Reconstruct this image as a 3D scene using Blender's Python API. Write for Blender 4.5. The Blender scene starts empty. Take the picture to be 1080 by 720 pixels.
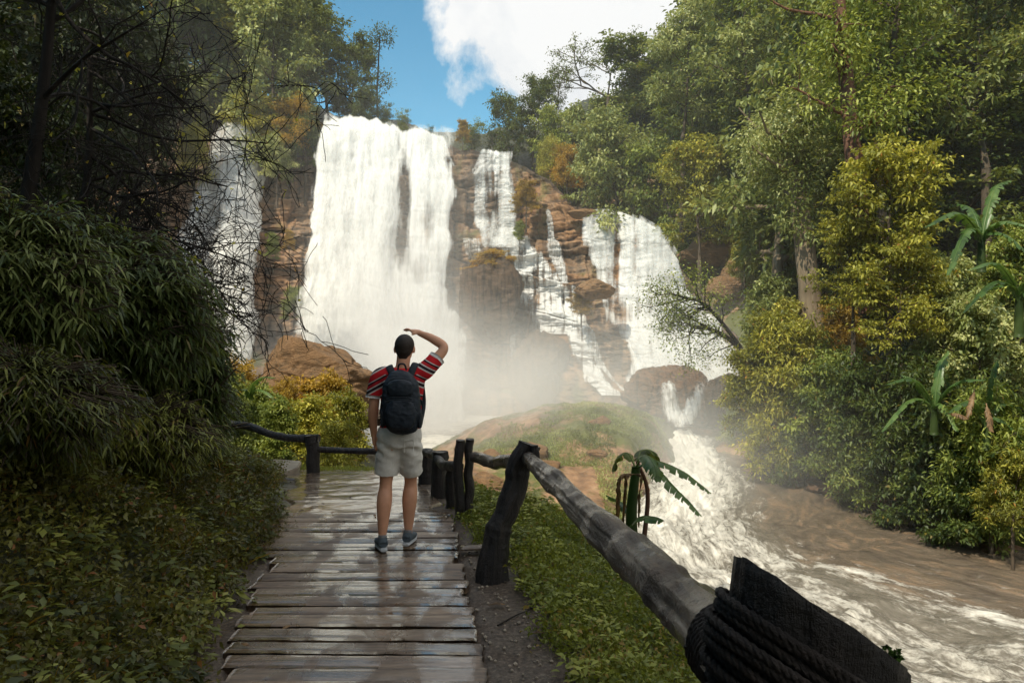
import bpy, bmesh, math, random
import numpy as np
from mathutils import Vector, Matrix, Euler
C = bpy.context.scene.collection
D = bpy.data
F, HX, HY, CAMZ = 780.0, 540.0, 350.0, 1.78
rng = np.random.default_rng(7)

def P(px, py, d):
    """world point seen from the viewpoint at that bearing, at depth d metres"""
    return np.array([(px - HX) / F * d, d, CAMZ + (HY - py) / F * d])

# ------------------------------------------------------------------ noise
def _h(ix, iy, iz, seed):
    n = (ix.astype(np.int64) * 374761393 + iy.astype(np.int64) * 668265263 + iz.astype(np.int64) * 2147483647 + seed * 974634777) & 0xFFFFFFFF
    n = ((n ^ (n >> 13)) * 1274126177) & 0xFFFFFFFF
    n = ((n ^ (n >> 16)) * 2246822519) & 0xFFFFFFFF
    return ((n ^ (n >> 15)) & 0xFFFFFF) / float(0xFFFFFF)

def vnoise(x, y, z=0.0, seed=0):
    x, y, z = np.broadcast_arrays(np.asarray(x, float), np.asarray(y, float), np.asarray(z, float))
    fx, fy, fz = np.floor(x), np.floor(y), np.floor(z)
    tx, ty, tz = x - fx, y - fy, z - fz
    tx, ty, tz = [t * t * t * (t * (t * 6 - 15) + 10) for t in (tx, ty, tz)]
    r = 0
    for a in (0, 1):
        for b in (0, 1):
            for c in (0, 1):
                w = (tx if a else 1 - tx) * (ty if b else 1 - ty) * (tz if c else 1 - tz)
                r = r + w * _h(fx + a, fy + b, fz + c, seed)
    return r * 2 - 1

def fbm(x, y, z=0.0, seed=0, oct=4, gain=0.5):
    r, a, s = 0, 1.0, 0
    for o in range(oct):
        k = 2.03 ** o
        r = r + a * vnoise(np.asarray(x) * k + 17.3 * o, np.asarray(y) * k - 9.1 * o, np.asarray(z) * k + 5.7 * o, seed + o)
        s += a; a *= gain
    return r / s

def sst(e0, e1, x):
    t = np.clip((x - e0) / (e1 - e0), 0, 1)
    return t * t * (3 - 2 * t)

# ------------------------------------------------------------------ objects
def tag(o, label=None, cat=None, group=None, kind=None):
    if label: o['label'] = label
    if cat: o['category'] = cat
    if group: o['group'] = group
    if kind: o['kind'] = kind
    return o

def empty(name, loc=(0, 0, 0), rz=0.0):
    o = D.objects.new(name, None); C.objects.link(o)
    o.location = loc; o.rotation_euler = (0, 0, rz); o.empty_display_size = 0.2
    return o

def make_mesh(name, V, Fc, mat=None, smooth=False, attrs=None):
    """V (n,3); Fc array (m,3|4) or list of arrays"""
    me = D.meshes.new(name)
    V = np.asarray(V, np.float32)
    if isinstance(Fc, (list, tuple)) and len(Fc) and isinstance(Fc[0], np.ndarray) and Fc[0].ndim == 2:
        loops = np.concatenate([f.ravel() for f in Fc]); tot = np.concatenate([np.full(len(f), f.shape[1]) for f in Fc])
    else:
        Fc = np.asarray(Fc); loops = Fc.ravel(); tot = np.full(len(Fc), Fc.shape[1])
    me.vertices.add(len(V)); me.vertices.foreach_set('co', V.ravel())
    me.loops.add(len(loops)); me.loops.foreach_set('vertex_index', loops.astype(np.int32))
    me.polygons.add(len(tot))
    st = np.concatenate([[0], np.cumsum(tot)[:-1]]).astype(np.int32)
    me.polygons.foreach_set('loop_start', st)
    me.polygons.foreach_set('loop_total', tot.astype(np.int32))
    if smooth: me.polygons.foreach_set('use_smooth', np.ones(len(tot), bool))
    me.update(calc_edges=True)
    for k, v in (attrs or {}).items():
        a = me.attributes.new(k, 'FLOAT', 'POINT'); a.data.foreach_set('value', np.asarray(v, np.float32))
    if mat: me.materials.append(mat)
    me.validate()
    return me

def obj(name, me, parent=None, loc=None, rot=None):
    o = D.objects.new(name, me); C.objects.link(o)
    if parent: o.parent = parent
    if loc is not None: o.location = loc
    if rot is not None: o.rotation_euler = rot
    return o

def mobj(name, V, Fc, mat, parent=None, smooth=False, attrs=None):
    return obj(name, make_mesh(name, V, Fc, mat, smooth, attrs), parent)

def grid_faces(nu, nv, wrap=False, off=0):
    """verts indexed i*nv+j"""
    i = np.arange(nu if wrap else nu - 1)[:, None]; j = np.arange(nv - 1)[None, :]
    i2 = (i + 1) % nu
    f = np.stack([i * nv + j, i2 * nv + j, i2 * nv + j + 1, i * nv + j + 1], -1).reshape(-1, 4)
    return f + off

class MB:
    """collects pieces into one mesh"""
    def __init__(s): s.V = []; s.Fs = []; s.n = 0; s.A = []
    def add(s, V, Fc, a=0.0):
        V = np.asarray(V, float).reshape(-1, 3)
        for f in (Fc if isinstance(Fc, list) else [Fc]):
            s.Fs.append(np.asarray(f) + s.n)
        s.V.append(V); s.n += len(V)
        s.A.append(np.broadcast_to(np.asarray(a, float), (len(V),)))
    def build(s, name, mat, parent=None, smooth=False):
        Fs = {}
        for f in s.Fs: Fs.setdefault(f.shape[1], []).append(f)
        return mobj(name, np.concatenate(s.V), [np.concatenate(v) for v in Fs.values()], mat, parent, smooth, {'tint': np.concatenate(s.A)})
    def mesh(s, name, mat, smooth=False):
        Fs = {}
        for f in s.Fs: Fs.setdefault(f.shape[1], []).append(f)
        return make_mesh(name, np.concatenate(s.V), [np.concatenate(v) for v in Fs.values()], mat, smooth, {'tint': np.concatenate(s.A)})

def nrm(v):
    v = np.asarray(v, float); return v / np.maximum(np.linalg.norm(v, axis=-1, keepdims=True), 1e-9)

def tube(path, rad, nseg=12, rough=0.0, seed=0, freq=6.0, cap=True, ell=None, stretch=0.25, up=None):
    """closed tube along a polyline. rad scalar/array; ell = (a,b) cross-section scale"""
    path = np.asarray(path, float); n = len(path)
    rad = np.broadcast_to(np.asarray(rad, float), (n,))
    t = nrm(np.gradient(path, axis=0))
    a0 = np.array([0, 0, 1.0]) if up is None else np.asarray(up, float)
    if up is None and abs(t[0][2]) > 0.9: a0 = np.array([0, 1.0, 0])
    N = []; prev = a0
    for k in range(n):
        v = prev - t[k] * prev.dot(t[k]); v = v / max(np.linalg.norm(v), 1e-9); N.append(v); prev = v
    N = np.array(N); B = np.cross(t, N)
    th = np.arange(nseg) / nseg * 2 * math.pi
    if ell is None: ea = np.ones(n); eb = np.ones(n)
    else: ea = np.broadcast_to(np.asarray(ell[0], float), (n,)); eb = np.broadcast_to(np.asarray(ell[1], float), (n,))
    L = np.concatenate([[0], np.cumsum(np.linalg.norm(np.diff(path, axis=0), axis=1))])
    c, s_ = np.cos(th)[:, None], np.sin(th)[:, None]
    r = rad[None, :] * np.ones((nseg, 1))
    if rough > 0:
        r = r * (1 + rough * fbm(c * freq * .35 + 3, s_ * freq * .35, L[None, :] * freq * stretch, seed, 4))
    V = path[None] + (r * c * ea[None])[..., None] * N[None] + (r * s_ * eb[None])[..., None] * B[None]
    V = V.reshape(-1, 3)
    Fs = [grid_faces(nseg, n, wrap=True)[:, ::-1]]
    if cap:
        V = np.vstack([V, path[0], path[-1]]); i = np.arange(nseg); j = (i + 1) % nseg
        m = nseg * n
        Fs.append(np.stack([i * n, j * n, np.full(nseg, m)], 1)[:, ::-1] * 1)
        Fs.append(np.stack([j * n + n - 1, i * n + n - 1, np.full(nseg, m + 1)], 1)[:, ::-1])
    return V, Fs

def interp_path(pts, n):
    """smooth (catmull-rom like) resampling"""
    pts = np.asarray(pts, float); m = len(pts)
    if m == 2: return pts[0] + (pts[1] - pts[0]) * np.linspace(0, 1, n)[:, None]
    ext = np.vstack([2 * pts[0] - pts[1], pts, 2 * pts[-1] - pts[-2]])
    u = np.linspace(0, m - 1 - 1e-9, n); k = u.astype(int); t = (u - k)[:, None]
    a, b, c, d = ext[k], ext[k + 1], ext[k + 2], ext[k + 3]
    return 0.5 * (2 * b + (c - a) * t + (2 * a - 5 * b + 4 * c - d) * t ** 2 + (3 * b - a - 3 * c + d) * t ** 3)

# ------------------------------------------------------------------ leaves
def leafset(Pn, Dn, Up, L, W, n=1, droop=0.0, tint=None, fold=0.15):
    """many leaves at once. n=1: folded diamond; n>=2: strip with n+1 cross rows."""
    m = len(Pn); Dn = nrm(Dn); S = nrm(np.cross(Dn, Up)); Nn = nrm(np.cross(S, Dn))
    L = np.broadcast_to(L, (m,))[:, None]; W = np.broadcast_to(W, (m,))[:, None]
    dn = np.array([0, 0, -1.0])
    if n == 1:
        mid = Pn + Dn * L * 0.42 + Nn * (-0.0) ; tip = Pn + Dn * L + dn * L * droop
        V = np.stack([Pn, mid + S * W * .5 + Nn * W * fold, tip, mid - S * W * .5 + Nn * W * fold], 1).reshape(-1, 3)
        b = np.arange(m)[:, None] * 4
        Fc = np.concatenate([b + np.array([0, 1, 2]), b + np.array([0, 2, 3])])
        k = 4
    else:
        rows = []
        for i in range(n + 1):
            t = (i + 0.0) / (n + 0.0)
            c = Pn + Dn * L * t + dn * L * droop * t * t
            w = W * 0.5 * (math.sin(math.pi * min(1, t * 0.86 + 0.14)) ** 0.8)
            if i == n: w = W * 0.0 + 1e-5
            if i == 0: w = W * 0.08
            rows.append(np.stack([c + S * w, c - S * w], 1))
        V = np.concatenate(rows, 1).reshape(-1, 3); k = 2 * (n + 1)
        b = np.arange(m)[:, None] * k
        Fc = np.concatenate([b + np.array([2 * i, 2 * i + 2, 2 * i + 3, 2 * i + 1]) for i in range(n)])
    a = np.repeat(np.zeros(m) if tint is None else tint, k)
    return V, Fc, a

def rdir(n, r=rng):
    v = r.normal(size=(n, 3)); return nrm(v)

# ------------------------------------------------------------------ materials
def mat(name):
    m = D.materials.new(name); m.use_nodes = True
    nt = m.node_tree
    for nd in list(nt.nodes): nt.nodes.remove(nd)
    return m, nt
def N(nt, t, **kw):
    n = nt.nodes.new(t)
    for k, v in kw.items():
        if k.startswith('i_'):
            key = k[2:].replace('_', ' '); n.inputs[key].default_value = v
        else: setattr(n, k, v)
    return n
def lk(nt, a, b): nt.links.new(a, b)
def ramp(nt, src, stops, interp='LINEAR'):
    r = N(nt, 'ShaderNodeValToRGB'); r.color_ramp.interpolation = interp
    e = r.color_ramp.elements
    while len(e) < len(stops): e.new(0.5)
    for q, (p, c) in zip(e, stops):
        q.position = p; q.color = (*c, 1) if len(c) == 3 else c
    lk(nt, src, r.inputs[0]); return r.outputs[0]
def noise(nt, scale, vec=None, detail=4, rough=.55, dist=0.0, coord='Object', sc=None):
    n = N(nt, 'ShaderNodeTexNoise'); n.inputs['Scale'].default_value = scale; n.inputs['Detail'].default_value = detail
    n.inputs['Roughness'].default_value = rough; n.inputs['Distortion'].default_value = dist
    if vec is None:
        tc = N(nt, 'ShaderNodeTexCoord'); vec = tc.outputs[coord]
    if sc is not None:
        mp = N(nt, 'ShaderNodeMapping'); mp.inputs['Scale'].default_value = sc; lk(nt, vec, mp.inputs[0]); vec = mp.outputs[0]
    lk(nt, vec, n.inputs['Vector']); return n.outputs['Fac']
def attr(nt, name='tint'):
    a = N(nt, 'ShaderNodeAttribute'); a.attribute_name = name; return a.outputs['Fac']
def math_(nt, op, a, b=None, clamp=False):
    m = N(nt, 'ShaderNodeMath', operation=op, use_clamp=clamp)
    for i, v in enumerate((a, b)):
        if v is None: continue
        if isinstance(v, (int, float)): m.inputs[i].default_value = v
        else: lk(nt, v, m.inputs[i])
    return m.outputs[0]
def mixc(nt, fac, a, b, mode='MIX'):
    m = N(nt, 'ShaderNodeMix', data_type='RGBA', blend_type=mode)
    for sock, v in ((m.inputs[0], fac), (m.inputs[6], a), (m.inputs[7], b)):
        if isinstance(v, (int, float)): sock.default_value = v
        elif isinstance(v, tuple): sock.default_value = (*v, 1)
        else: lk(nt, v, sock)
    return m.outputs[2]
def bump(nt, h, strength=.5, dist=.02):
    b = N(nt, 'ShaderNodeBump'); b.inputs['Strength'].default_value = strength; b.inputs['Distance'].default_value = dist
    lk(nt, h, b.inputs['Height']); return b.outputs[0]
def finish(nt, col, rough=.8, nor=None, spec=.5, extra=None):
    p = N(nt, 'ShaderNodeBsdfPrincipled')
    for k, v in (('Base Color', col), ('Roughness', rough), ('Specular IOR Level', spec)):
        if isinstance(v, (int, float)): p.inputs[k].default_value = v
        elif isinstance(v, tuple): p.inputs[k].default_value = (*v, 1)
        else: lk(nt, v, p.inputs[k])
    if nor is not None: lk(nt, nor, p.inputs['Normal'])
    o = N(nt, 'ShaderNodeOutputMaterial')
    lk(nt, p.outputs[0], o.inputs['Surface'])
    return p, o

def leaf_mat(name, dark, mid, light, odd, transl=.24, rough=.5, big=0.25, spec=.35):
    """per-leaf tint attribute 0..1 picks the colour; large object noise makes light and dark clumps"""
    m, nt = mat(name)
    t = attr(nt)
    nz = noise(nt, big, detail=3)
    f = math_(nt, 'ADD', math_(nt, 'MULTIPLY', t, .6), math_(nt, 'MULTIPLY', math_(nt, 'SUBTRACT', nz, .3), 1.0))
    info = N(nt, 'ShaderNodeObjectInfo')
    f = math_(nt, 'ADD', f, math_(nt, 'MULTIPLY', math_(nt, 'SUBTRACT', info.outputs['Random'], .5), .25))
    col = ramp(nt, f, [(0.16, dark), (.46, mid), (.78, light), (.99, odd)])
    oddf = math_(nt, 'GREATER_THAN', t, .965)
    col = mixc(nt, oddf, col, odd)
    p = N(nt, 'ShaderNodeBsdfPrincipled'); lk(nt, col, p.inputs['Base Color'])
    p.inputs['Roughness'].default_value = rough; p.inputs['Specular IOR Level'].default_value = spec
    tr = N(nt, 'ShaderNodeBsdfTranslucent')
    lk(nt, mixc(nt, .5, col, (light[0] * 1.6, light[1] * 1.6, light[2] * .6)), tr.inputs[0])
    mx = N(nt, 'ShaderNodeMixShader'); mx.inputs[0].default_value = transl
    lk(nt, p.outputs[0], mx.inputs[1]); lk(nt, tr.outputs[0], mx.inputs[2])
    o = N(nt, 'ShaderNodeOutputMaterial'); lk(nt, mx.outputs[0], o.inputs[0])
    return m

M = {}
M['leaf_dark'] = leaf_mat('leaf_dark', (.014, .030, .009), (.075, .11, .024), (.28, .31, .08), (.14, .11, .02))
M['leaf_shade'] = leaf_mat('leaf_shade', (.005, .010, .004), (.014, .026, .008), (.05, .062, .018), (.12, .10, .03), transl=.18, big=.5, spec=.2)  # darker leaf copy: shade of the far left forest put into the colour
M['leaf_mid'] = leaf_mat('leaf_mid', (.028, .05, .012), (.145, .19, .035), (.42, .45, .10), (.22, .15, .03))
M['leaf_yellow'] = leaf_mat('leaf_yellow', (.045, .06, .012), (.27, .27, .04), (.62, .55, .10), (.34, .16, .03))
M['leaf_pale'] = leaf_mat('leaf_pale', (.035, .055, .016), (.20, .24, .07), (.58, .58, .27), (.24, .2, .08))
M['leaf_bamboo'] = leaf_mat('leaf_bamboo', (.009, .02, .008), (.055, .085, .025), (.26, .30, .10), (.16, .13, .05), transl=.25, big=.9, rough=.45, spec=.22)
M['leaf_weed'] = leaf_mat('leaf_weed', (.014, .024, .008), (.09, .11, .024), (.30, .31, .06), (.2, .10, .03), transl=.25, big=1.5)
M['leaf_cover'] = leaf_mat('leaf_cover', (.016, .016, .007), (.085, .08, .022), (.24, .23, .05), (.22, .09, .03), transl=.25, big=1.1)
M['leaf_grass'] = leaf_mat('leaf_grass', (.045, .07, .015), (.18, .21, .035), (.36, .38, .07), (.28, .18, .05), transl=.3, big=.7)
M['leaf_gold'] = leaf_mat('leaf_gold', (.06, .055, .014), (.32, .22, .035), (.62, .38, .06), (.3, .11, .025), transl=.35, big=.35)
M['leaf_banana'] = leaf_mat('leaf_banana', (.02, .05, .015), (.06, .12, .03), (.14, .22, .06), (.2, .24, .06), transl=.35, big=.6, rough=.35, spec=.5)
M['leaf_dead'] = leaf_mat('leaf_dead', (.05, .03, .015), (.14, .08, .035), (.28, .17, .08), (.4, .25, .12), transl=.2, big=2)
def bark_mat(name, a, b, rough=.85, scale=6, wet=False):
    m, nt = mat(name)
    n1 = noise(nt, scale, detail=6, rough=.65, sc=(1, 1, .25))
    n2 = noise(nt, scale * .25, detail=3)
    col = ramp(nt, math_(nt, 'ADD', math_(nt, 'MULTIPLY', n1, .7), math_(nt, 'MULTIPLY', n2, .4)), [(.35, a), (.75, b)])
    finish(nt, col, rough, bump(nt, n1, .8, .04), .3)
    return m
M['bark'] = bark_mat('bark', (.03, .022, .015), (.15, .115, .08))
M['bark_red'] = bark_mat('bark_red', (.06, .028, .018), (.24, .12, .075), scale=3)
M['bark_pale'] = bark_mat('bark_pale', (.09, .065, .04), (.32, .25, .17), scale=3)
M['twig'] = bark_mat('twig', (.010, .008, .007), (.035, .028, .022), scale=12)

def rock_mat(name, base, dark, warm, moss, wetz=False, scale=.35, mossy=.5, rough=.75, streak=True):
    m, nt = mat(name)
    geo = N(nt, 'ShaderNodeNewGeometry')
    pos = geo.outputs['Position']
    big = noise(nt, scale, pos, 5, .6)
    st = noise(nt, scale * 2.2, pos, 7, .65, .6, sc=(1, 1, 3.0))
    vert = noise(nt, scale * 4, pos, 4, .6, sc=(1.4, .6, .16))
    fine = noise(nt, scale * 16, pos, 6, .7)
    col = ramp(nt, st, [(.25, dark), (.42, base), (.56, warm), (.72, base)])
    col = mixc(nt, ramp(nt, big, [(.42, (0, 0, 0)), (.6, (.85, .85, .85))]), col, warm)
    if streak:
        col = mixc(nt, ramp(nt, vert, [(.48, (0, 0, 0)), (.62, (.8, .8, .8))]), col, dark)
    col = mixc(nt, .55, col, ramp(nt, fine, [(.25, (.25, .25, .25)), (.7, (1.25, 1.25, 1.25))]), 'MULTIPLY')
    sep = N(nt, 'ShaderNodeSeparateXYZ'); lk(nt, geo.outputs['Normal'], sep.inputs[0])
    mn = noise(nt, scale * 3, pos, 5, .7)
    mf = math_(nt, 'ADD', math_(nt, 'MULTIPLY', sep.outputs[2], .9), math_(nt, 'MULTIPLY', mn, 1.2))
    col = mixc(nt, ramp(nt, mf, [(1.25 - mossy, (0, 0, 0)), (1.45 - mossy, (1, 1, 1))]), col, moss)
    if name == 'cliff_rock':
        p1 = noise(nt, .16, pos, 5, .65, .4); p2 = noise(nt, .21, pos, 5, .7, .6, sc=(1.3, 1, .6))
        col = mixc(nt, ramp(nt, p1, [(.50, (0, 0, 0)), (.60, (.8, .8, .8))]), col, mixc(nt, .5, col, (.42, .19, .06), 'MIX'))
        col = mixc(nt, ramp(nt, p2, [(.56, (0, 0, 0)), (.66, (.75, .75, .75))]), col, (.09, .11, .025))
        col = mixc(nt, ramp(nt, noise(nt, .12, pos, 6, .7, .8), [(.52, (0, 0, 0)), (.66, (.8, .8, .8))]), col, tuple(c * .8 for c in dark))
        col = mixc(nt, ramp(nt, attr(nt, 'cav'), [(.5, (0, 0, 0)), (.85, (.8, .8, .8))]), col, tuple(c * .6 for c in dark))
    h = math_(nt, 'ADD', math_(nt, 'MULTIPLY', st, 1.2), math_(nt, 'MULTIPLY', fine, .6))
    finish(nt, col, rough, bump(nt, h, .9, .25), .4)
    return m
M['cliff'] = rock_mat('cliff_rock', (.22, .16, .11), (.06, .048, .038), (.38, .24, .14), (.07, .085, .02), mossy=.12)
M['boulder'] = rock_mat('boulder_rock', (.24, .155, .085), (.045, .035, .026), (.40, .23, .11), (.17, .15, .025), scale=1.7, mossy=.06, streak=False)
M['boulder_dark'] = rock_mat('boulder_dark', (.09, .07, .05), (.03, .026, .02), (.17, .11, .07), (.10, .10, .025), scale=.8, mossy=.22)
M['wetrock'] = rock_mat('wet_rock', (.12, .08, .05), (.03, .025, .02), (.28, .15, .08), (.06, .05, .02), scale=.9, mossy=-.3, rough=.35)

# ground: colour by attributes: 'mud' (0 green litter .. 1 mud)
def ground_mat():
    m, nt = mat('ground_soil')
    geo = N(nt, 'ShaderNodeNewGeometry'); pos = geo.outputs['Position']
    mud = attr(nt, 'mud'); warm = attr(nt, 'warm')
    n1 = noise(nt, 1.2, pos, 6, .65); n2 = noise(nt, 35, pos, 5, .75); n3 = noise(nt, .25, pos, 3)
    green = ramp(nt, n1, [(.3, (.012, .014, .006)), (.5, (.03, .035, .012)), (.7, (.055, .05, .02))])
    soil = ramp(nt, n2, [(.32, (.035, .026, .02)), (.5, (.085, .062, .045)), (.62, (.16, .12, .09)), (.72, (.30, .26, .21))])
    rocky = ramp(nt, noise(nt, .9, pos, 6, .7, .5), [(.35, (.10, .06, .035)), (.5, (.26, .15, .08)), (.62, (.38, .24, .14))])
    grn2 = ramp(nt, n1, [(.3, (.06, .07, .015)), (.7, (.13, .14, .03))])
    rocky = mixc(nt, ramp(nt, noise(nt, .35, pos, 5, .7), [(.47, (0, 0, 0)), (.55, (1, 1, 1))]), rocky, grn2)
    col = mixc(nt, mud, green, soil); col = mixc(nt, warm, col, rocky)
    rg = ramp(nt, noise(nt, 3, pos, 4), [(.42, (.35, .35, .35)), (.6, (.85, .85, .85))])
    finish(nt, col, rg, bump(nt, n2, .8, .015), .4)
    return m
M['ground'] = ground_mat()

def path_mat():
    m, nt = mat('wet_path')
    geo = N(nt, 'ShaderNodeNewGeometry'); pos = geo.outputs['Position']
    n1 = noise(nt, 1.5, pos, 6, .65); n2 = noise(nt, 30, pos, 5, .7); n3 = noise(nt, 2.6, pos, 5, .6, 1.0, sc=(.6, 1.8, 1))
    col = ramp(nt, n1, [(.35, (.09, .06, .04)), (.6, (.25, .175, .12))])
    col = mixc(nt, .5, col, ramp(nt, n2, [(.3, (.4, .4, .4)), (.7, (1.3, 1.3, 1.3))]), 'MULTIPLY')
    rg = ramp(nt, n3, [(.46, (.05, .05, .05)), (.62, (.45, .45, .45))])
    finish(nt, col, rg, bump(nt, math_(nt, 'ADD', n2, math_(nt, 'MULTIPLY', n3, 2)), .45, .01), .6)
    p_ = [q for q in nt.nodes if q.type == 'BSDF_PRINCIPLED'][0]; p_.inputs['Coat Weight'].default_value = .8; p_.inputs['Coat Roughness'].default_value = .10; lk(nt, bump(nt, n3, .3, .01), p_.inputs['Coat Normal'])
    return m
M['path'] = path_mat()

def plank_mat():
    m, nt = mat('wet_plank')
    geo = N(nt, 'ShaderNodeNewGeometry'); pos = geo.outputs['Position']
    t = attr(nt)
    cmb = N(nt, 'ShaderNodeCombineXYZ'); lk(nt, math_(nt, 'MULTIPLY', t, 37.0), cmb.inputs[2])
    va = N(nt, 'ShaderNodeVectorMath', operation='ADD'); lk(nt, pos, va.inputs[0]); lk(nt, cmb.outputs[0], va.inputs[1])
    v = va.outputs[0]
    grain = noise(nt, 5, v, 8, .7, .4, sc=(.5, 11, 1))
    blot = noise(nt, 2.0, v, 5, .6, .3, sc=(.7, 2.2, 1))
    fine = noise(nt, 60, v, 4, .7, 0, sc=(.25, 1.6, 1))
    col = ramp(nt, grain, [(.3, (.026, .015, .008)), (.48, (.115, .07, .042)), (.68, (.29, .195, .12))])
    col = mixc(nt, ramp(nt, blot, [(.45, (0, 0, 0)), (.66, (.75, .75, .75))]), col, (.34, .245, .16))
    mudn = noise(nt, 1.1, pos, 4, .6)
    col = mixc(nt, ramp(nt, mudn, [(.5, (0, 0, 0)), (.7, (.6, .6, .6))]), col, (.05, .036, .026))
    col = mixc(nt, .6, col, ramp(nt, fine, [(.3, (.45, .45, .45)), (.7, (1.3, 1.3, 1.3))]), 'MULTIPLY')
    col = mixc(nt, 1.0, col, ramp(nt, t, [(0, (.72, .72, .72)), (1, (1.2, 1.2, 1.2))]), 'MULTIPLY')
    wet = noise(nt, 2.2, pos, 4, .6, .5, sc=(1.6, .8, 1))
    rg = ramp(nt, wet, [(.44, (.05, .05, .05)), (.58, (.48, .48, .48))])
    h = math_(nt, 'ADD', math_(nt, 'MULTIPLY', grain, 1.0), math_(nt, 'MULTIPLY', fine, .4))
    p_, o_ = finish(nt, col, rg, bump(nt, h, .45, .010), .8)
    lk(nt, ramp(nt, wet, [(.44, (.85, .85, .85)), (.56, (0, 0, 0))]), p_.inputs['Coat Weight']); p_.inputs['Coat Roughness'].default_value = .06; p_.inputs['Coat IOR'].default_value = 1.6
    lk(nt, bump(nt, math_(nt, 'ADD', math_(nt, 'MULTIPLY', grain, .35), wet), .35, .006), p_.inputs['Coat Normal'])
    return m
M['plank'] = plank_mat()

def log_mat(name, a, b, c, rlo, rhi, sc=(8, 8, 1.2)):
    m, nt = mat(name)
    tc = N(nt, 'ShaderNodeTexCoord'); v = tc.outputs['Object']
    g = noise(nt, 1.6, v, 7, .7, .5, sc=sc); bl = noise(nt, 3.5, v, 5, .65, .4); f = noise(nt, 45, v, 5, .75)
    col = ramp(nt, math_(nt, 'ADD', math_(nt, 'MULTIPLY', g, .55), math_(nt, 'MULTIPLY', bl, .45)), [(.36, a), (.52, b), (.66, c)])
    rg = ramp(nt, bl, [(.4, (rlo,) * 3), (.6, (rhi,) * 3)])
    h = math_(nt, 'ADD', g, math_(nt, 'MULTIPLY', f, .5))
    p_, o_ = finish(nt, col, rg, bump(nt, h, 1.0, .03), .6)
    if name == 'wet_log': lk(nt, ramp(nt, bl, [(.40, (.6, .6, .6)), (.55, (0, 0, 0))]), p_.inputs['Coat Weight']); p_.inputs['Coat Roughness'].default_value = .22; lk(nt, bump(nt, g, .5, .015), p_.inputs['Coat Normal'])
    return m
M['rail'] = log_mat('wet_log', (.018, .012, .008), (.055, .035, .022), (.17, .115, .075), .18, .5, sc=(6, 1, 6))
M['post'] = log_mat('dark_post', (.005, .004, .004), (.016, .012, .011), (.055, .042, .034), .3, .7, sc=(9, 9, 1.6))
M['rope'] = log_mat('old_rope', (.014, .010, .009), (.04, .03, .026), (.085, .065, .055), .7, .95, sc=(20, 20, 20))

def plain(name, col, rough=.7, nscale=20, var=.35, bmp=.3, bd=.004, spec=.4):
    m, nt = mat(name)
    n = noise(nt, nscale, detail=5, rough=.65)
    lo = tuple(c * (1 - var) for c in col); hi = tuple(c * (1 + var) for c in col)
    finish(nt, ramp(nt, n, [(.3, lo), (.7, hi)]), rough, bump(nt, n, bmp, bd), spec)
    return m
M['slab'] = plain('slab_stone', (.30, .25, .19), .5, 6)
M['skin'] = plain('skin', (.72, .37, .23), .5, 9, .12, .1, .002)
M['hair'] = plain('hair', (.03, .021, .016), .6, 90, .5, .9, .006)
M['shorts'] = plain('shorts_cloth', (.74, .71, .65), .9, 7, .22, .5, .02)
M['shoe'] = plain('shoe_cloth', (.085, .11, .13), .8, 60, .3, .4, .003)
M['sole'] = plain('shoe_sole', (.5, .52, .54), .6, 20, .15, .2, .002)
M['sock'] = plain('sock', (.2, .2, .2), .9)
M['pack'] = plain('backpack_fabric', (.018, .026, .038), .6, 25, .3, .5, .008)
M['pack_hi'] = plain('backpack_strap', (.018, .024, .032), .7, 30, .3, .4, .004)
M['moss'] = plain('moss_clump', (.05, .10, .012), .95, 30, .5, 1.0, .01)

def shirt_mat():
    m, nt = mat('striped_shirt')
    tc = N(nt, 'ShaderNodeTexCoord'); sep = N(nt, 'ShaderNodeSeparateXYZ')
    v = N(nt, 'ShaderNodeTexCoord').outputs['Object']
    lk(nt, v, sep.inputs[0])
    # stripes across the chest fall, following the sleeves: use |x| skew
    ax = math_(nt, 'ABSOLUTE', math_(nt, 'SUBTRACT', sep.outputs[0], .055))
    s = math_(nt, 'ADD', math_(nt, 'MULTIPLY', sep.outputs[2], 1.0), math_(nt, 'MULTIPLY', ax, .55))
    f = math_(nt, 'FRACT', math_(nt, 'MULTIPLY', s, 6.6))
    col = ramp(nt, f, [(0, (.62, .022, .03)), (.32, (.65, .6, .58)), (.40, (.03, .02, .025)), (.56, (.62, .58, .56)), (.63, (.5, .02, .028)), (.80, (.05, .015, .02)), (.9, (.6, .56, .54)), (.95, (.62, .022, .03))], 'CONSTANT')
    yoke = math_(nt, 'GREATER_THAN', sep.outputs[2], 1.435)
    yoke2 = math_(nt, 'LESS_THAN', ax, .13)
    col = mixc(nt, math_(nt, 'MULTIPLY', yoke, yoke2), col, (.68, .025, .03))
    n = noise(nt, 12, detail=4)
    col = mixc(nt, .5, col, ramp(nt, n, [(.3, (.6, .6, .6)), (.7, (1.1, 1.1, 1.1))]), 'MULTIPLY')
    finish(nt, col, .9, bump(nt, n, .5, .02), .2)
    return m
M['shirt'] = shirt_mat()

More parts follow.
